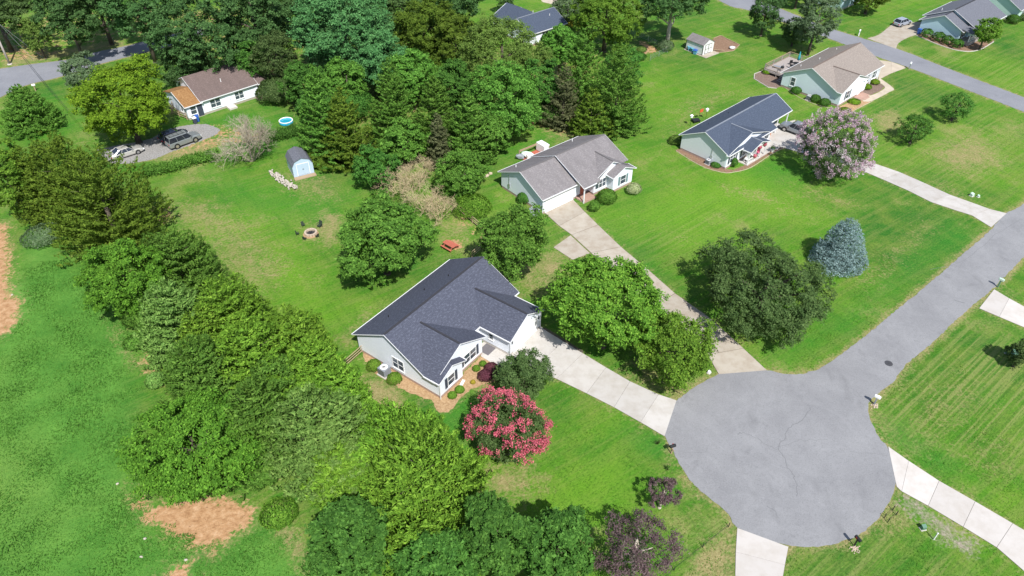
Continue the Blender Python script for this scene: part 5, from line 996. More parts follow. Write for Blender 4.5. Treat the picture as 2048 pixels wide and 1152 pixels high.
# ------------------------------------------------------------------ vehicles (local x is forward)
def rrect(x, hw, z0, z1, cr=0.12, tum=0.0):
    pts = [(-hw+cr*.4, z0), (hw-cr*.4, z0), (hw, z0+cr), (hw-tum*.3, (z0+z1)/2), (hw-tum-.0, z1-cr), (hw-tum-cr, z1), (-hw+tum+cr, z1), (-hw+tum, z1-cr), (-hw+tum*.3, (z0+z1)/2), (-hw, z0+cr)]
    return [(x, y, z) for y, z in pts]
def vehicle(name, loc, rz, label, paint, Lg, W, st, cab, wheels, wr, cat='car', bed=None, rack=False):
    e = empty(name, (*loc, 0.045), rz, label, cat); hw = W/2
    MB().loft([rrect(x, hw*k, z0, z1, .13, .05) for x, z0, z1, k in st]).build('body', M[paint], e, smooth=False, bevel=0.04, fixn=True)
    xb0, xb1, xt0, xt1, zb, zt = cab; ins = 0.20
    lo = [(xb0, -hw+.07), (xb1, -hw+.09), (xb1, hw-.09), (xb0, hw-.07)]; hi = [(xt0, -hw+ins+.06), (xt1, -hw+ins+.06), (xt1, hw-ins-.06), (xt0, hw-ins-.06)]
    MB().loft([[(x, y, zb-.05) for x, y in lo], [(x, y, zt-.05) for x, y in hi]]).build('window_band', M['carglass'], e, fixn=True, bevel=0.03)
    mb = MB()
    mb.loft([[(x, y, zt-.08) for x, y in [(xt0-.03, -hw+ins+.035), (xt1+.03, -hw+ins+.035), (xt1+.03, hw-ins-.035), (xt0-.03, hw-ins-.035)]], [(x, y, zt) for x, y in [(xt0+.1, -hw+ins+.12), (xt1-.1, -hw+ins+.12), (xt1-.1, hw-ins-.12), (xt0+.1, hw-ins-.12)]]])
    mb.build('roof', M[paint], e, bevel=0.03, fixn=True)
    mb = MB()
    for sy in (-1, 1):
        mb.tube((xb0, sy*(hw-.075), zb-.03), (xt0, sy*(hw-ins-.055), zt-.05), .05, .045, 4); mb.tube((xb1, sy*(hw-.095), zb-.03), (xt1, sy*(hw-ins-.055), zt-.05), .045, .04, 4)
        for k in ((.36, .68) if xb1-xb0 > 2.6 else (.5,)):
            a = xb0+(xb1-xb0)*k; b_ = xt0+(xt1-xt0)*k; mb.tube((a, sy*(hw-.08), zb-.03), (b_, sy*(hw-ins-.055), zt-.05), .04, .035, 4)
    mb.build('pillar', M[paint], e)
    for wx in wheels:
        for sy in (-1, 1):
            w = MB().tube((wx, sy*(hw-.22), wr), (wx, sy*(hw+.012), wr), wr, wr, 20).build('wheel', M['tyre'], e)
            m2 = MB().tube((wx, sy*(hw-.02), wr), (wx, sy*(hw+.022), wr), wr*.66, wr*.60, 14); m2.build('rim', M['rim'], w)
            MB().tube((wx, sy*(hw-.24), wr+.02), (wx, sy*(hw+.004), wr+.02), wr*1.16, wr*1.16, 20).build('wheel_arch', M['black'], e)
    xf, zf0, zf1 = st[-1][0], st[-1][1], st[-1][2]; xr_, zr1 = st[0][0], st[0][2]
    for sy in (-1, 1):
        MB().cbox((xf-.06, sy*(hw*.66), zf1-.12), (.2, .34, .16)).build('headlight', M['lamp_clear'], e, bevel=.02)
        MB().cbox((xr_+.05, sy*(hw*.74), zr1-.18), (.16, .26, .2)).build('taillight', M['lamp_red'], e, bevel=.02)
        MB().cbox((xb1-.35, sy*(hw+.07), zb+.06), (.14, .18, .13)).build('mirror', M[paint], e, bevel=.02)
    MB().cbox((xf-.0, 0, zf0+.22), (.08, W*.55, .2)).build('grille', M['black'], e)
    if rack:
        mb = MB()
        for sy in (-1, 1): mb.tube((xt0+.1, sy*.5, zt+.06), (xt1-.3, sy*.5, zt+.06), .025, .025, 6)
        for k in range(4): x = xt0+.3+k*(xt1-xt0-.8)/3; mb.tube((x, -.5, zt+.07), (x, .5, zt+.07), .022, .022, 6)
        mb.build('roof_rack', M['black'], e)
    if bed:
        b0, b1, bz = bed
        MB().box((b0, -hw+.16, bz-.45), (b1, hw-.16, bz+.006)).build('bed_floor', M['black'], e)
        MB().box((b0-.1, -hw+.06, bz+.004), (b1, -hw+.15, bz+.06)).box((b0-.1, hw-.15, bz+.004), (b1, hw-.06, bz+.06)).box((b0-.12, -hw+.15, bz+.004), (b0-.02, hw-.15, bz+.06)).build('bed_rail', M[paint], e)
    return e
def sedan_st(Lg): h_ = Lg/2; return [(-h_, .38, .80, .80), (-h_+.15, .30, .93, .94), (-h_+.8, .24, .98, 1), (-.4, .22, .96, 1), (.9, .22, .93, 1), (h_-.55, .24, .83, .97), (h_-.12, .30, .70, .88), (h_, .36, .62, .74)]
ang = lambda a, b: math.atan2(b[1]-a[1], b[0]-a[0])
mid = lambda a, b: ((a[0]+b[0])/2, (a[1]+b[1])/2)
w0, w1 = (-59.66, 97.04), (-57.56, 98.87); th = ang(w0, w1); m_ = mid(w0, w1)
vehicle('parked_sedan', (m_[0]-math.sin(th)*.75, m_[1]+math.cos(th)*.75), th, 'silver beige sedan at the end of the gravel drive', 'silver', 4.85, 1.83, sedan_st(4.85), (-1.95, 1.05, -1.05, .35, .93, 1.45), (-1.42, 1.42), .33)
w0, w1 = (-52.10, 100.42), (-49.88, 102.65); th = ang(w0, w1); m_ = mid(w0, w1); px_, py_ = -math.sin(th), math.cos(th)
suv = [(-2.6, .45, 1.12, .92), (-2.5, .34, 1.18, 1), (-1.2, .3, 1.18, 1), (.9, .3, 1.14, 1), (2.0, .32, 1.08, .98), (2.45, .36, .98, .92), (2.6, .45, .86, .84)]
vehicle('parked_suv', (m_[0]+px_*.85, m_[1]+py_*.85), th, 'grey-green full-size SUV with roof rack on gravel drive', 'gunmetal', 5.2, 2.0, suv, (-2.52, 1.25, -2.3, .6, 1.14, 1.92), (-1.5, 1.5), .40, 'suv', rack=True)
vehicle('parked_hatchback', (m_[0]+px_*3.5-math.cos(th)*.4, m_[1]+py_*3.5-math.sin(th)*.4), th, 'dark navy car mostly hidden behind the grey-green SUV', 'navy', 4.4, 1.8, sedan_st(4.4), (-2.0, 1.0, -1.6, .3, .95, 1.5), (-1.3, 1.3), .33)
w0, w1 = (46.47, 103.63), (43.93, 106.13); th = ang(w0, w1); m_ = mid(w0, w1)
trk = [(-2.85, .5, 1.05, .93), (-2.75, .42, 1.08, .98), (-.6, .38, 1.08, 1), (.9, .38, 1.10, 1), (2.1, .4, 1.07, .98), (2.65, .45, .98, .93), (2.8, .5, .85, .86)]
vehicle('pickup_truck', (m_[0]-math.sin(th)*-.9, m_[1]+math.cos(th)*-.9), th, 'grey pickup truck nosed into the carport', 'truckgrey', 5.6, 1.95, trk, (-.75, 1.35, -.55, .65, 1.07, 1.80), (-1.75, 1.75), .38, 'truck', bed=(-2.65, -.85, 1.08))
th = ang((80.84, 152.77), (84.56, 155.10))
vehicle('parked_hatchback', (82.45, 153.35), th, 'pale silver hatchback on the driveway of pale blue house', 'hatch', 4.3, 1.8, sedan_st(4.3), (-2.05, 1.0, -1.6, .3, .95, 1.5), (-1.3, 1.3), .33)

# ------------------------------------------------------------------ sheds
p0, p1, pb = (-31.91, 91.84), (-29.26, 93.25), (-34.35, 94.97); th = ang(p0, p1); Wd = math.dist(p0, p1); Dp = 3.6
e = empty('gambrel_shed', (*p0, 0), th, 'pale blue gambrel-roofed garden shed at the back of the lawn', 'shed')
gam = [(-.06, 1.75), (.42, 2.55), (Wd/2, 2.95), (Wd-.42, 2.55), (Wd+.06, 1.75)]
MB().extr([(0, .1), (Wd, .1), (Wd, 1.78), (Wd-.45, 2.5), (Wd/2, 2.88), (.45, 2.5), (0, 1.78)], 'y', 0, Dp).build('wall', M['shedblue'], e, fixn=True)
mb = MB()
for (a, za), (b_, zb) in zip(gam[:-1], gam[1:]): slab(mb, ((a, -.12, za+.04), (b_, -.12, zb+.04), (b_, Dp+.12, zb+.04), (a, Dp+.12, za+.04)), .07)
mb.build('roof', M['roof_bluegrey'], e, uv=True)
for k in (0, 1): d_ = MB().box((Wd*.22+k*Wd*.285, -.04, .25), (Wd*.22+(k+1)*Wd*.285-.03, .0, 2.0)).build('door', M['shedblue'], e); MB().box((Wd*.47+k*.12, -.07, 1.0), (Wd*.47+k*.12+.05, -.04, 1.2)).build('handle', M['black'], d_)
MB().box((Wd*.2, -.03, 2.0), (Wd*.8, -.002, 2.08)).box((Wd*.19, -.03, .2), (Wd*.215, -.002, 2.08)).box((Wd*.79, -.03, .2), (Wd*.815, -.002, 2.08)).build('door_trim', M['white_paint'], e)
MB().box((-.1, -.9, -.05), (Wd+.1, -.06, .09)).build('ramp', M['wood'], e); MB().box((-.02, -.02, -.05), (Wd+.02, Dp+.02, .098)).build('base', M['wood_grey'], e)
p0, p1, pb = (36.90, 136.94), (39.38, 138.90), (35.40, 140.97); th = ang(p0, p1); Wd = math.dist(p0, p1); Dp = 4.2
e = empty('garden_shed', (*p0, 0), th, 'small white garden shed with dark framed double doors', 'shed')
MB().extr([(0, .1), (Wd, .1), (Wd, 2.1), (Wd/2, 2.85), (0, 2.1)], 'y', 0, Dp).build('wall', M['shedwhite'], e, fixn=True)
mb = MB(); slab(mb, ((-.15, -.1, 2.05), (Wd/2, -.1, 2.95), (Wd/2, Dp+.1, 2.95), (-.15, Dp+.1, 2.05)), .08); slab(mb, ((Wd/2, -.1, 2.95), (Wd+.15, -.1, 2.05), (Wd+.15, Dp+.1, 2.05), (Wd/2, Dp+.1, 2.95)), .08)
mb.build('roof', M['roof_grey'], e, uv=True)
for k in (0, 1):
    d_ = MB().box((Wd*.2+k*Wd*.3, -.05, .2), (Wd*.2+(k+1)*Wd*.3, 0, 1.95)).build('door', M['black'], e)
    for z in (0, 1): MB().box((Wd*.2+k*Wd*.3+.08, -.07, .27+z*.86), (Wd*.2+(k+1)*Wd*.3-.08, -.04, 1.03+z*.86)).build('door_panel', M['shedwhite'], d_)
MB().box((-.04, -.03, .1), (.06, .05, 2.1)).box((-.03, -.02, .05), (-.002, Dp, .16)).box((-.04, Dp-.06, .1), (.06, Dp+.03, 2.1)).build('corner_trim', M['black'], e)
MB().box((-.4, -1.3, -.05), (Wd+.5, Dp+.1, .08)).build('base', M['concrete_old'], e)
for k, (u, v_) in enumerate(((34.99, 139.57), (35.44, 138.82), (35.74, 137.83))):
    b = empty('storage_tub', (u, v_, 0), .5*k, ('teal storage tub behind white shed, farthest left', 'teal storage tub behind white shed, middle one', 'bluish storage tub nearest the shed corner')[k], 'tub', 'storage tubs beside white shed')
    MB().loft([[(x*.35, y*.28, 0) for x, y in ((-1,-1),(1,-1),(1,1),(-1,1))], [(x*.45, y*.36, .75) for x, y in ((-1,-1),(1,-1),(1,1),(-1,1))]]).build('tub', M['teal_plastic'], b, bevel=.04, fixn=True); MB().box((-.5, -.4, .75), (.5, .4, .83)).build('lid', M['blue_plastic'] if k == 2 else M['teal_plastic'], b, bevel=.03)
rng0 = random.Random(4)
o = MB().rock((*(43.54, 140.33), .25), (.7, .5, .4), rng0).build('white_sack', M['white_paint'], None, smooth=True); tag(o, 'white sack lying on the tilled garden plot', 'sack')
e = empty('lumber_pile', (*(40.16, 139.32), 0), 0, 'loose pale planks between white shed and garden plot', 'lumber')
for k in range(3): MB().cbox((.5*k-.5, .25-.25*k, .08+.1*k), (2.2, .15, .1), -.35+.1*k).build('plank', M['wood'], e)

# ------------------------------------------------------------------ yard things
p0, p1 = (-8.99, 76.26), (-7.27, 74.74); th = ang(p0, p1); c_ = mid(p0, p1)
e = empty('picnic_table', (*(-7.97, 74.64), 0), th, 'red-stained wooden picnic table under the round maple', 'picnic table')
for k in range(5): MB().box((-.95, -.38+k*.155, .72), (.95, -.38+k*.155+.14, .76)).build('table_plank', M['redwood'], e)
for y in (-.78, .62): s_ = MB().box((-.95, y, .42), (.95, y+.22, .46)).build('bench_plank', M['redwood'], e)
for x in (-.65, .65):
    for sy in (-1, 1): MB().tube((x, sy*.28, .72), (x, sy*.68, 0), .04, .04, 4).build('leg', M['redwood'], e)
    MB().box((x-.03, -.75, .36), (x+.03, .8, .42)).build('crossbar', M['redwood'], e)
e = empty('fire_ring', (*(-26.53, 77.93), 0), 0, 'round tan block fire pit on the back lawn', 'fire pit')
for k in range(14):
    a = k*2*math.pi/14; MB().cbox((math.cos(a)*.72, math.sin(a)*.72, .16), (.24, .30, .32), a).build('block', M['block'], e, bevel=.02)
MB().lathe([(.6, .0), (.6, .06), (0.02, .09)], 16).build('ash', M['ash'], e)
mb = MB(); [mb.tube((math.cos(a)*.4, math.sin(a)*.4, .13), (-math.cos(a)*.35, -math.sin(a)*.35, .2), .05, .04, 6) for a in (.3, 1.5, 2.4)]; mb.build('charred_log', M['black'], e)
tag(MB().lathe([(1.05, -.03), (1.0, .02), (0.02, .025)], 20, (*(-26.51, 77.82), 0)).build('straw_ring', M['straw'], None), 'ring of bare tan ground around the fire pit', None, None, 'structure')
CH = 'camp chairs around the fire pit'
for (u, v_), lab, big in (((-27.87, 79.53), 'dark camp chair at the upper left of fire pit', 0), ((-28.17, 77.59), 'dark camp chair at the left of fire pit', 0), ((-27.01, 76.48), 'dark camp chair nearest below the fire pit', 0), ((-25.49, 77.03), 'dark camp chair at the lower right of fire pit', 0), ((-25.62, 79.30), 'largest dark camp chair at the upper right of fire pit', 1)):
    fx, fy = (-26.53, 77.93); a = math.atan2(fy-v_, fx-u); s_ = .95 if big else .68
    e = empty('camp_chair', (u, v_, 0), a, lab, 'chair', CH); e.scale = (s_, s_, s_)
    MB().cbox((0, 0, .42), (.5, .56, .05)).build('seat', M['shutter_green2'], e); MB().cbox((-.28, 0, .72), (.06, .56, .6), 0, 0, -.25).build('backrest', M['shutter_green2'], e)
    for sx in (-1, 1):
        for sy in (-1, 1): MB().tube((sx*.22, sy*.26, .42), (sx*.3, sy*.28, 0), .018, .018, 5).build('leg', M['shutter_green2'], e)
    for sy in (-1, 1): MB().cbox((0, sy*.3, .62), (.45, .07, .03)).build('armrest', M['shutter_green2'], e)
e = empty('stone_row', (*(-36.04, 93.39), 0), ang((-36.04, 93.39), (-30.94, 88.58)), 'row of piled pale fieldstones beside the blue shed', 'stones'); Ls_ = math.dist((-36.04, 93.39), (-30.94, 88.58))
for k in range(120):
    x = Ls_*k/120; z = .12+.34*rng0.random(); s_ = rng0.uniform(.14, .26)
    MB().rock((x, rng0.gauss(0, .26), z*.8), (s_, s_*.8, s_*.65), rng0).build('stone', M['stone'], e)
e = empty('paddling_pool', (*(-37.14, 108.89), 0), 0, 'round blue inflatable pool with white rim', 'pool'); e.scale = (.85, .85, .85)
MB().lathe([(1.2, 0), (1.32, .15), (1.32, .55), (1.2, .62), (1.1, .55), (1.1, .05), (.02, .04)], 28).build('pool_wall', M['pool_blue'], e, smooth=True)
MB().lathe([(1.16, .60), (1.34, .62), (1.36, .70), (1.26, .76), (1.14, .70), (1.16, .60)], 28, cap=False).build('rim', M['white_paint'], e, smooth=True)
MB().lathe([(1.09, .40), (1.09, .47), (.02, .475)], 28).build('water', M['water'], e)
def aircon(loc, rz, label, s_=1.0):
    e = empty('air_conditioner', (*loc, 0), rz, label, 'air conditioner', 'outdoor air conditioner units'); e.scale = (s_,)*3
    MB().box((-.48, -.48, 0), (.48, .48, .1)).build('pad', M['concrete_white'], e); MB().box((-.4, -.4, .1), (.4, .4, .85)).build('casing', M['ac'], e, bevel=.03)
    MB().lathe([(.33, .852), (.33, .875), (.27, .88), (.27, .856)], 20).build('fan_guard', M['white_paint'], e)
    g_ = MB(); [g_.cbox((0, 0, .88), (.6, .015, .015), k*math.pi/6) for k in range(6)]; g_.build('grille', M['black'], e)
    for k in range(6): MB().box((-.405, -.3+k*.11, .18), (-.401, -.3+k*.11+.05, .78)).build('louvre', M['black'], e)
aircon((-13.37, 52.65), R(53.5), 'grey air conditioner between two round boxwoods', 1.25); aircon((51.56, 117.60), R(42), 'grey air conditioner at the mint gable wall'); aircon((29.58, 95.85), R(42.8), 'pale unit at the sage gable wall', .9)
# mailboxes
def mailbox(loc, rz, label, post, box, panel=False):
    e = empty('mailbox', (*loc, 0), rz, label, 'mailbox')
    if panel:
        MB().box((-.07, -.09, 0), (.07, .09, 1.15)).build('post', M[post], e, bevel=.01); MB().box((-.30, -.13, 1.0), (.30, .13, 1.3)).build('box', M[box], e, bevel=.05)
    else:
        MB().box((-.05, -.05, 0), (.05, .05, 1.05)).build('post', M[post], e); MB().box((-.03, -.35, .75), (.03, .05, .81)).build('arm', M[post], e)
        MB().extr([(-.13, 1.05), (.13, 1.05), (.13, 1.2), (.09, 1.27), (0, 1.3), (-.09, 1.27), (-.13, 1.2)], 'x', -.3, .3).build('box', M[box], e, fixn=True)
    MB().box((.02, .135, 1.12), (.14, .15, 1.3)).build('flag', M['lamp_red'] if not panel else M['white_paint'], e); MB().box((.301, -.1, 1.06), (.312, .1, 1.22)).build('door', M[box], e)
mailbox((15.02, 42.42), R(20), 'black mailbox on brown post at the left of cul-de-sac', 'wood', 'black')
mailbox((36.51, 48.46), R(-40), 'white and grey mailbox where the street meets the cul-de-sac', 'ac', 'white_paint', True)
mailbox((58.44, 66.93), R(-50), 'green mailbox with white top by the right driveway', 'green_metal', 'palegreen', True)
mailbox((28.86, 32.87), R(110), 'black mailbox at the bottom of cul-de-sac', 'black', 'black')
mailbox((74.54, 130.71), R(-120), 'grey mailbox beside the upper street', 'ac', 'white_paint', True)
mailbox((71.08, 147.16), R(-120), 'white mailbox across the upper street', 'white_paint', 'white_paint', True)
mailbox((-84.59, 121.20), R(20), 'white mailbox on the verge of the lane', 'wood', 'white_paint', True)
for (u, v_), r_, lab in (((28.83, 32.69), .55, 'bottom'), ((36.58, 48.26), .5, 'street')):
    mb = MB(); [mb.rock((u+rng0.gauss(0, r_*.4), v_+rng0.gauss(0, r_*.35), .04), (.07, .06, .05), rng0) for _ in range(45)]
    tag(mb.build('pebbles', M['block']), 'tan pebbles round the %s mailbox foot' % lab, None, None, 'stuff')
# utility boxes, covers
def ubox(name, loc, rz, size, mat, label):
    e = empty(name, (*loc, 0), rz, label, 'utility box'); a, b_, c_ = size
    MB().box((-a/2-.06, -b_/2-.06, 0), (a/2+.06, b_/2+.06, .06)).build('base', M['concrete_white'], e)
    MB().extr([(-b_/2, .06), (b_/2, .06), (b_/2, c_), (-b_/2, c_*.8)], 'x', -a/2, a/2).build('housing', M[mat], e, fixn=True, bevel=.015); MB().box((-a*.3, -b_/2-.012, .15), (a*.3, -b_/2-.001, c_*.7)).build('panel', M[mat], e)
ubox('transformer', (54.01, 55.46), .3, (.9, .8, .75), 'green_metal', 'green transformer box at the right edge beside a bush')
ubox('utility_pedestal', (65.05, 87.00), .5, (.5, .4, .5), 'palegreen', 'larger pale green pedestal by the long driveway'); ubox('utility_pedestal', (65.85, 86.74), .5, (.3, .25, .35), 'palegreen', 'smaller pale green pedestal by the long driveway')
ubox('utility_pedestal', (35.33, 34.47), .2, (.4, .3, .55), 'green_metal', 'green pedestal beside the gravel strip'); ubox('utility_pedestal', (20.77, 52.80), .8, (.3, .25, .3), 'white_paint', 'white utility pedestal at the neighbour driveway mouth')
e = empty('marker_post', (*(35.84, 33.47), 0), 0, 'white marker post beside the gravel strip', 'marker'); MB().tube((0, 0, 0), (0, 0, .95), .05, .05, 8).build('post', M['white_paint'], e); MB().lathe([(.06, .95), (.06, 1.0), (.01, 1.03)], 8).build('cap', M['white_paint'], e)
e = empty('manhole_cover', (*(40.25, 54.18), .031), 0, 'round iron manhole cover in the street', 'manhole'); MB().lathe([(.42, 0), (.42, .006), (.36, .006), (.36, .012), (.01, .012)], 24).build('cover', M['manhole'], e); MB().cbox((0, 0, .015), (.2, .05, .006)).build('keyhole', M['black'], e)
o = MB().box((-.9, -.65, .041), (.9, .65, .055)).build('doormat', M['blackmat'], None, loc=(*(-2.57, 56.45), 0), rz=R(53.5)); tag(o, 'dark grey mat on the porch apron', 'mat')
e = empty('splash_block', (*(-5.14, 51.38), 0), R(-20), 'white splash block below the front downspout', 'drain'); MB().box((-.15, -.4, .02), (.15, .4, .07)).build('block', M['white_paint'], e); MB().box((-.15, -.4, .07), (-.11, .4, .12)).box((.11, -.4, .07), (.15, .4, .12)).build('kerb', M['white_paint'], e)
# rail fences
def rail_fence(pts, label, hgt=1.1, rails=3, mat='wood', name='rail_fence', r=.05):
    e = empty(name, (*pts[0], 0), 0, label, 'fence'); o0 = pts[0]; P = [(x-o0[0], y-o0[1]) for x, y in pts]; posts = []
    for a, b_ in zip(P[:-1], P[1:]):
        n = max(1, round(math.dist(a, b_)/2.4)); posts += [lerp(a, b_, k/n) for k in range(n)]
    posts.append(P[-1])
    for x, y in posts: MB().cbox((x, y, hgt/2), (.11 if r > .02 else .05, .11 if r > .02 else .05, hgt+.1)).build('post', M[mat], e)
    for a, b_ in zip(posts[:-1], posts[1:]):
        for k in range(rails): z = hgt*(.3+.65*k/max(1, rails-1)); MB().tube((a[0], a[1], z), (b_[0], b_[1], z), r, r, 5).build('rail', M[mat], e)
rail_fence([(-16.15, 55.91), (-17.82, 53.37), (-18.97, 51.66)], 'split rail fence running from the left corner of white house')
rail_fence([(-5.05, 72.53), (-2.54, 76.48), (-4.12, 78.72), (-7.73, 83.71), (-10.16, 86.61)], 'split rail fence between the round maple and the thicket')
rail_fence([(-58.26, 116.63), (-57.14, 112.30), (-53.87, 110.13)], 'weathered rail fence beside the needle-covered porch', 1.2, 3, 'wood')
rail_fence([(24.14, 148.26), (27.44, 143.95), (30.49, 138.57), (26.45, 134.44)], 'thin wire fence round the shaded yard at top', 1.2, 4, 'steel', 'wire_fence', .012)
rail_fence([(18.68, 34.66), (16.05, 32.73), (13.29, 30.67), (11.05, 28.80)], 'low black wire fence at the bottom lawn edge', .6, 3, 'black', 'wire_fence', .007)
rail_fence([(32.44, 35.54), (33.50, 36.33), (33.60, 35.83), (32.57, 35.10)], 'low black wire guard at the gravel strip end', .6, 2, 'black', 'wire_fence', .007)
for k, (u, v_) in enumerate(((-21.52, 92.96), (-20.88, 92.68))):
    tag(MB().tube((u, v_, -.1), (u+.2*(k*2-1), v_, 2.2), .05, .04, 6).build('wooden_stake', M['wood']), ('leaning wooden stake left of the thicket', 'upright wooden stake left of the thicket')[k], 'stake')
# utility pole and lines
bx_, by_ = (-95.36, 132.79)
e = empty('utility_pole', (bx_, by_, 0), 0, 'grey utility pole with guy wires beside the lane', 'pole')
MB().path([(0, 0, -.2), (0, 0, 6), (0, 0, 12)], .2, .14, 10).build('post', M['wood_grey'], e, smooth=True); MB().box((-.1, -.1, 1.4), (.12, .12, 3.0)).build('wrap', M['green_metal'], e)
MB().box((-1.3, -.07, 11.2), (1.3, .07, 11.36)).build('crossarm', M['wood'], e); MB().lathe([(.28, 9.2), (.3, 9.3), (.3, 10.1), (.2, 10.2)], 12, (.35, .2, 0)).build('transformer', M['steel'], e)
for k in (0, 1): MB().tube((0, 0, 10.5-k), (3.4+k*1.2, 2.2+k, 0), .025, .025, 5).build('guy_wire', M['steel'], e)
MB().lathe([(.5, -.02), (.45, .15), (.3, .2)], 10).build('collar', M['stone'], e, smooth=True)
wx_, wy_ = (-66.37, 100.11)
for k in (0, 1):
    mb = MB(); pts = []
    for i in range(13):
        s_ = i/12; pts.append((bx_+(wx_-bx_)*s_+k*.5, by_+(wy_-by_)*s_, 10.6-k*.6+(6.5-10.6)*s_-1.6*4*s_*(1-s_)*.5))
    mb.path(pts, .02, .02, 4); tag(mb.build('overhead_cable', M['black']), ('upper overhead cable running down from the utility pole', 'lower overhead cable running down from the utility pole')[k], 'cable')
# bins, oddments
def bin_(loc, rz, mat, label, lid=None):
    e = empty('wheelie_bin', (*loc, 0), rz, label, 'bin')
    MB().loft([[(x*.24, y*.26, .06) for x, y in ((-1,-1),(1,-1),(1,1),(-1,1))], [(x*.3, y*.36, 1.0) for x, y in ((-1,-1),(1,-1),(1,1),(-1,1))]]).build('bin_body', M[mat], e, bevel=.02, fixn=True)
    MB().cbox((0, 0, 1.04), (.64, .76, .08), 0, .06).build('lid', M[lid or mat], e, bevel=.03)
    for sx in (-1, 1): MB().tube((sx*.2, .28, .1), (sx*.28, .28, .1), .1, .1, 12).build('wheel', M['tyre'], e)
bin_((-52.13, 108.89), R(40), 'shutter', 'dark bin with pale lid by brown-roofed house', 'white_paint'); bin_((-51.95, 109.59), R(30), 'blue_plastic', 'blue bin beside the needle-covered porch')
bin_((83.86, 148.26), R(40), 'blue_plastic', 'blue wheelie bin at the corner of pale blue house'); 
bin_((3.41, 82.01), R(39), 'ac', 'grey bin at the garage corner of grey-roofed house'); 
e = empty('slatted_tub', (*(2.93, 82.13), 0), 0, 'round grey slatted tub at the garage corner of grey-roofed house', 'tub'); MB().lathe([(.55, 0), (.7, .4), (.7, .8), (.6, 1.1), (.5, 1.1), (.5, .9)], 16).build('drum', M['ac'], e, smooth=True); MB().lathe([(.715, .35), (.73, .4), (.715, .45)], 16).build('hoop', M['steel'], e)
# things behind the grey-roofed house
e = empty('animal_pen', (*(3.38, 98.41), 0), R(39), 'open wooden pen with white panel behind the grey-roofed house', 'pen')
for x in (-2.2, 2.2):
    for y in (-.9, .9): MB().box((x-.06, y-.06, 0), (x+.06, y+.06, 1.3)).build('post', M['wood'], e)
MB().box((-2.2, .84, 1.0), (2.2, .92, 1.3)).build('rail', M['wood'], e); MB().box((1.2, -.95, .2), (2.3, .95, 1.5)).build('panel', M['white_paint'], e, bevel=.03); MB().box((-2.2, -.95, 0), (1.2, .9, .15)).build('floor', M['redwood'], e)
for k, (u, v_) in enumerate(((2.15, 98.10), (1.22, 97.34), (2.60, 97.49))):
    o = MB().rock((u, v_, .45), (.8, .6, .55), rng0).build(('tarp_heap', 'tarp_heap', 'white_tray')[k], M[('palegreen', 'ac', 'white_paint')[k]], None); tag(o, ('pale green tarpaulin heap behind the grey roof', 'grey tarpaulin heap behind the grey roof', 'white tray lying behind the grey roof')[k], 'tarpaulin')
e = empty('stone_heap', (*(-3.53, 92.12), 0), 0, 'small heap of tan fieldstones left of the grey-roofed house', 'stones')
for k in range(6): MB().rock((rng0.gauss(0, .5), rng0.gauss(0, .4), .12), (.3, .25, .2), rng0).build('stone', M['block'], e)
# deck behind the tan-roofed house
e = empty('wooden_deck', (D_E.location.x, D_E.location.y, 0), R(42.3), 'raised grey wooden deck with railings behind tan-roofed house', 'deck')
for k in range(26): MB().box((3.2+k*.33, 11.15, .78), (3.2+k*.33+.32, 16.4, .84)).build('deck_board', M['wood_grey'], e)
MB().box((3.2, 11.2, .5), (11.75, 16.35, .775)).build('deck_frame', M['wood_grey'], e)
for x in (3.3, 6.1, 8.9, 11.65):
    for y in (11.4, 13.8, 16.3): MB().box((x-.07, y-.07, -.05), (x+.07, y+.07, 1.85 if (y > 16 or x in (3.3, 11.65)) else .78)).build('post', M['wood_grey'], e)
for a, b_ in (((3.3, 16.3), (11.65, 16.3)), ((3.3, 13.0), (3.3, 16.3)), ((11.65, 11.4), (11.65, 16.3))):
    bb = MB(); bar(bb, (*a, 1.82), (*b_, 1.82), .12, .06); bar(bb, (*a, 1.0), (*b_, 1.0), .06, .06); bb.build('rail', M['wood'], e)
    n = int(math.dist(a, b_)/.22)
    for k in range(1, n): p = lerp(a, b_, k/n); MB().box((p[0]-.02, p[1]-.02, 1.0), (p[0]+.02, p[1]+.02, 1.8)).build('baluster', M['wood_grey'], e)
for k in range(4): MB().box((3.2-.3*(k+1), 11.4, .6-.18*k), (3.2-.3*k, 12.8, .65-.18*k)).build('step', M['wood_grey'], e)
def at_deck(x, y, z=.84):
    a = R(42.3); return (D_E.location.x+x*math.cos(a)-y*math.sin(a), D_E.location.y+x*math.sin(a)+y*math.cos(a), z)
e = empty('patio_umbrella', at_deck(9.3, 13.2), 0, 'folded teal parasol standing on the deck', 'parasol'); MB().tube((0, 0, 0), (0, 0, 2.6), .03, .03, 8).build('pole', M['steel'], e); MB().lathe([(.06, .9), (.28, 1.0), (.22, 1.6), (.08, 2.45), (.03, 2.6)], 10).build('canopy', M['teal_cloth'], e, smooth=True); MB().lathe([(.35, 0), (.35, .06), (.05, .12)], 14).build('base', M['black'], e)
e = empty('patio_table', at_deck(8.3, 13.0), .4, 'dark patio table on the deck', 'table'); MB().lathe([(.6, .68), (.62, .70), (.6, .73)], 18).build('table_top', M['black'], e)
for k in range(4): MB().tube((math.cos(k*1.57)*.45, math.sin(k*1.57)*.45, .7), (math.cos(k*1.57)*.5, math.sin(k*1.57)*.5, 0), .025, .025, 6).build('leg', M['black'], e)
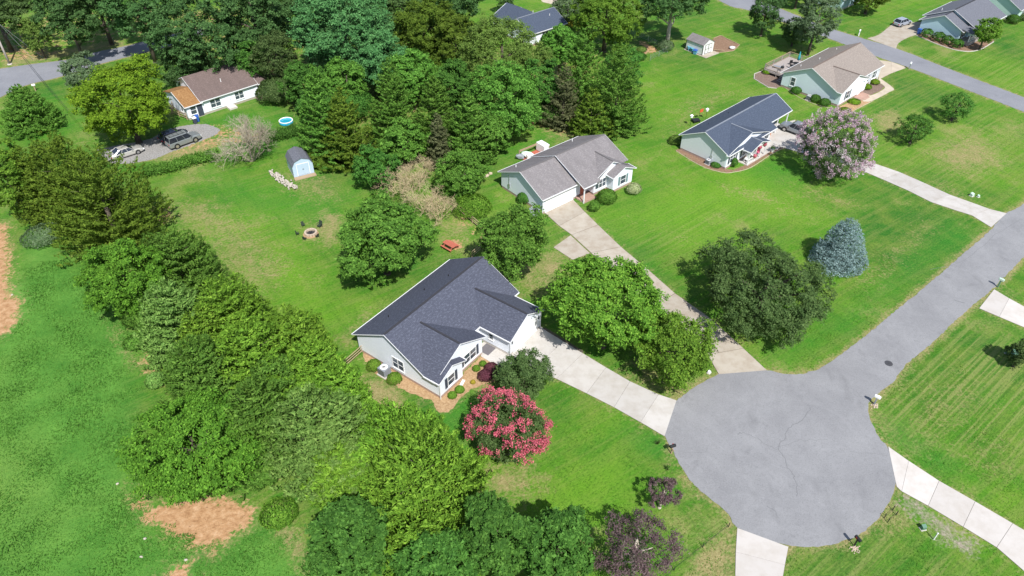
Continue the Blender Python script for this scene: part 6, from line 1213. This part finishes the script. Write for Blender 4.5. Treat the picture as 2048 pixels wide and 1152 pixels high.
for k, (x, y, lab) in enumerate(((7.2, 13.2, 'dark patio chair left of the deck table'), (8.6, 14.2, 'dark patio chair behind the deck table'), (5.2, 14.8, 'grey lounger on the deck'), (9.6, 12.2, 'teal patio chair right of the deck table'))):
    e = empty('patio_chair', at_deck(x, y), k*1.3, lab, 'chair'); m_ = M[('black', 'black', 'ac', 'teal_cloth')[k]]; w_ = 1.6 if k == 2 else .5
    MB().box((-w_/2, -.25, .36), (w_/2, .25, .42)).build('seat', m_, e); MB().cbox((-w_/2-.05, 0, .68), (.06, .5, .6), 0, 0, -.2).build('backrest', m_, e)
    for sx in (-1, 1):
        for sy in (-1, 1): MB().tube((sx*w_*.45, sy*.22, .36), (sx*w_*.48, sy*.24, 0), .02, .02, 5).build('leg', m_, e)
e = empty('grill', at_deck(4.6, 13.6), .5, 'black kettle grill on the deck', 'grill'); MB().lathe([(.05, .55), (.27, .65), (.3, .82), (.27, .98), (.08, 1.08)], 14).build('bowl', M['black'], e, smooth=True)
for k in range(3): MB().tube((math.cos(k*2.09)*.15, math.sin(k*2.09)*.15, .62), (math.cos(k*2.09)*.32, math.sin(k*2.09)*.32, 0), .018, .018, 5).build('leg', M['steel'], e)
# pale kerbs round beds
def kerb(name, pts, mat, label, w=.12, z=.1):
    mb = MB(); [bar(mb, (*a, z/2), (*b_, z/2), w, z) for a, b_ in zip(pts[:-1], pts[1:])]; return tag(mb.build(name, M[mat]), label, None, None, 'structure')
kerb('bed_kerb', [(47.29, 122.23),(45.89, 122.65),(44.30, 126.26),(44.95, 128.45),(47.13, 130.03)], 'concrete_white', 'pale kerb round the purplish gravel bed')
kerb('bed_edge', smooth_line([(82.99, 147.44),(85.52, 142.12),(88.19, 139.32),(91.86, 139.57),(97.14, 143.95)], 4), 'concrete_white', 'pale stone edging of the bed before pale blue house', .14)
kerb('bed_edge', smooth_line([(25.44, 99.79),(28.29, 95.41),(31.22, 93.39),(33.11, 93.53),(35.81, 94.83),(39.87, 98.71),(42.66, 100.89)], 4), 'block', 'tan edging of the bed round carport house', .07, .06)
kerb('bed_edge', smooth_line([(48.69, 123.06),(50.33, 118.39),(52.81, 115.29),(55.17, 114.15),(56.08, 111.93),(58.74, 114.15),(62.39, 117.02)], 4), 'block', 'tan edging of the bed round tan-roofed house', .07, .06)
kerb('bed_edge', [(39.44, 138.70),(40.78, 138.57),(43.60, 139.32),(45.52, 142.38),(42.80, 147.30),(41.05, 145.81)], 'wood', 'timber edging of the garden plot')
kerb('drive_edge', smooth_line([(3.61, 59.64),(5.70, 57.70),(7.71, 55.84)], 4), 'joint', 'dark edging strip beside the garage', .3, .08)
# porch life of the carport house
def at_c(x, y, z=0.0):
    a = R(42.8); return (C_E.location.x+x*math.cos(a)-y*math.sin(a), C_E.location.y+x*math.sin(a)+y*math.cos(a), z)
for k, (x, y, z, m_, lab) in enumerate(((4.3, -1.1, .15, 'white_paint', 'white porch chair, leftmost on the carport house porch'), (5.9, -1.0, .15, 'white_paint', 'white porch chair, second on the carport house porch'), (7.2, -1.1, .15, 'pinkcloth', 'porch chair with pink cushion'))):
    e = empty('porch_chair', at_c(x, y, z), R(-47), lab, 'chair'); MB().box((-.28, -.28, .36), (.28, .28, .44)).build('seat', M[m_], e); MB().cbox((0, .3, .75), (.56, .06, .75), 0, .2).build('backrest', M[m_], e)
    for sx in (-1, 1):
        for sy in (-1, 1): MB().box((sx*.25-.03, sy*.25-.03, 0), (sx*.25+.03, sy*.25+.03, .36)).build('leg', M['white_paint'], e)
for k, (x, y, z, lab) in enumerate(((6.1, -1.85, 1.75, 'pink hanging flower basket, left one on the porch'), (7.45, -1.85, 1.75, 'pink hanging flower basket, right one on the porch'), (5.0, -1.95, .75, 'pink flower box on the porch rail'))):
    e = empty('flower_basket', at_c(x, y, z), 0, lab, 'flowers', 'pink flowers on the porch'); MB().lathe([(.1, 0), (.22, .22), (.22, .26)], 10).build('basket', M['terracotta'], e)
    rng = np.random.default_rng(k); n = 160; d = rsph(rng, n); quads_mesh('blossom', leaf_quads(d*.3+np.array([0, 0, .4]), d, rsph(rng, n), np.full(n, .16), np.full(n, .13)), L['pinkfl'], e)
    MB().tube((0, 0, .3), (0, 0, .75), .01, .01, 4).build('hanger', M['black'], e)
e = empty('terracotta_crate', at_c(13.8, 1.4, .07), R(42.8), 'orange-brown crate stack at the carport front', 'crate'); MB().box((-.6, -.5, 0), (.6, .5, .9)).build('crate', M['terracotta'], e, bevel=.03); MB().box((-.64, -.54, .9), (.64, .54, .97)).build('lid', M['terracotta'], e)
e = empty('planter', at_c(9.9, -2.1, 0), 0, 'pale planter pot at the right end of the porch', 'planter'); MB().lathe([(.2, 0), (.32, .45), (.34, .5), (.28, .5)], 12).build('pot', M['white_paint'], e); rng = np.random.default_rng(9); d = rsph(rng, 150); quads_mesh('foliage', leaf_quads(d*.35+np.array([0, 0, .7]), d, rsph(rng, 150), np.full(150, .2), np.full(150, .1)), L['green'], e)
e = empty('garden_flag', (*(30.96, 110.13), 0), .6, 'orange flag on a pole behind the carport house', 'flag'); MB().tube((0, 0, 0), (0, 0, 1.9), .02, .02, 6).build('pole', M['black'], e); MB().box((0, -.01, 1.3), (.75, .01, 1.85)).build('cloth', M['orange'], e)
for k, (u, v_) in enumerate(((32.16, 110.31), (29.15, 108.02))):
    e = empty('bird_feeder', (u, v_, 0), 0, ('white bird feeder right of the orange flag', 'white bird feeder left of the orange flag')[k], 'bird feeder'); MB().tube((0, 0, 0), (0, 0, 1.5), .025, .025, 6).build('pole', M['black'], e); MB().lathe([(.05, 1.5), (.22, 1.55), (.22, 1.85), (.3, 1.88), (.03, 2.1)], 10).build('house', M['white_paint'], e)
e = empty('fire_table', (*(30.33, 109.42), 0), .3, 'black square fire table behind the carport house', 'fire table'); MB().box((-.6, -.5, .3), (.6, .5, .45)).build('top', M['black'], e)
for sx in (-1, 1):
    for sy in (-1, 1): MB().box((sx*.5-.05, sy*.4-.05, 0), (sx*.5+.05, sy*.4+.05, .3)).build('leg', M['black'], e)
# stones scattered in the meadow
for k, (u, v_) in enumerate(((-30.87, 31.87), (-31.22, 33.52), (-27.07, 31.60), (-59.34, 65.44), (-35.85, 39.03))):
    tag(MB().rock((u, v_, .05), (.16, .12, .1), rng0).build('pale_rock', M['stone']), ('pale rock in the meadow nearest the bottom edge', 'pale rock in the meadow left of bare patch', 'pale rock below the bare soil patch', 'pale rock on the bare soil at the left edge', 'pale rock beside the dark evergreen')[k], 'rock')
# buildings peeping in at the top edge
h = House('far_white_house', (-52.71, 175.23), 20, 'white building peeping through the trees at the top edge', 'roof_bluegrey', 'white_siding', found='concrete_white')
h.wallx(0, 8, 0, 6, 2.6, 3, 4.2); h.gx(0, 8, 0, 6, 3, 4.2); h.window('f', 2, 0, 1.5); h.finish()
h = House('far_blue_house', (72.36, 161.81), 42, 'pale blue building corner at the top edge beyond the upper street', 'roof_slate', 'blue_siding', found='concrete_white')
h.wallx(0, 10, 0, 7, 2.6, 3.5, 4.3); h.gx(0, 10, 0, 7, 3.5, 4.3); h.window('l', 3, 0, 1.5); h.finish()
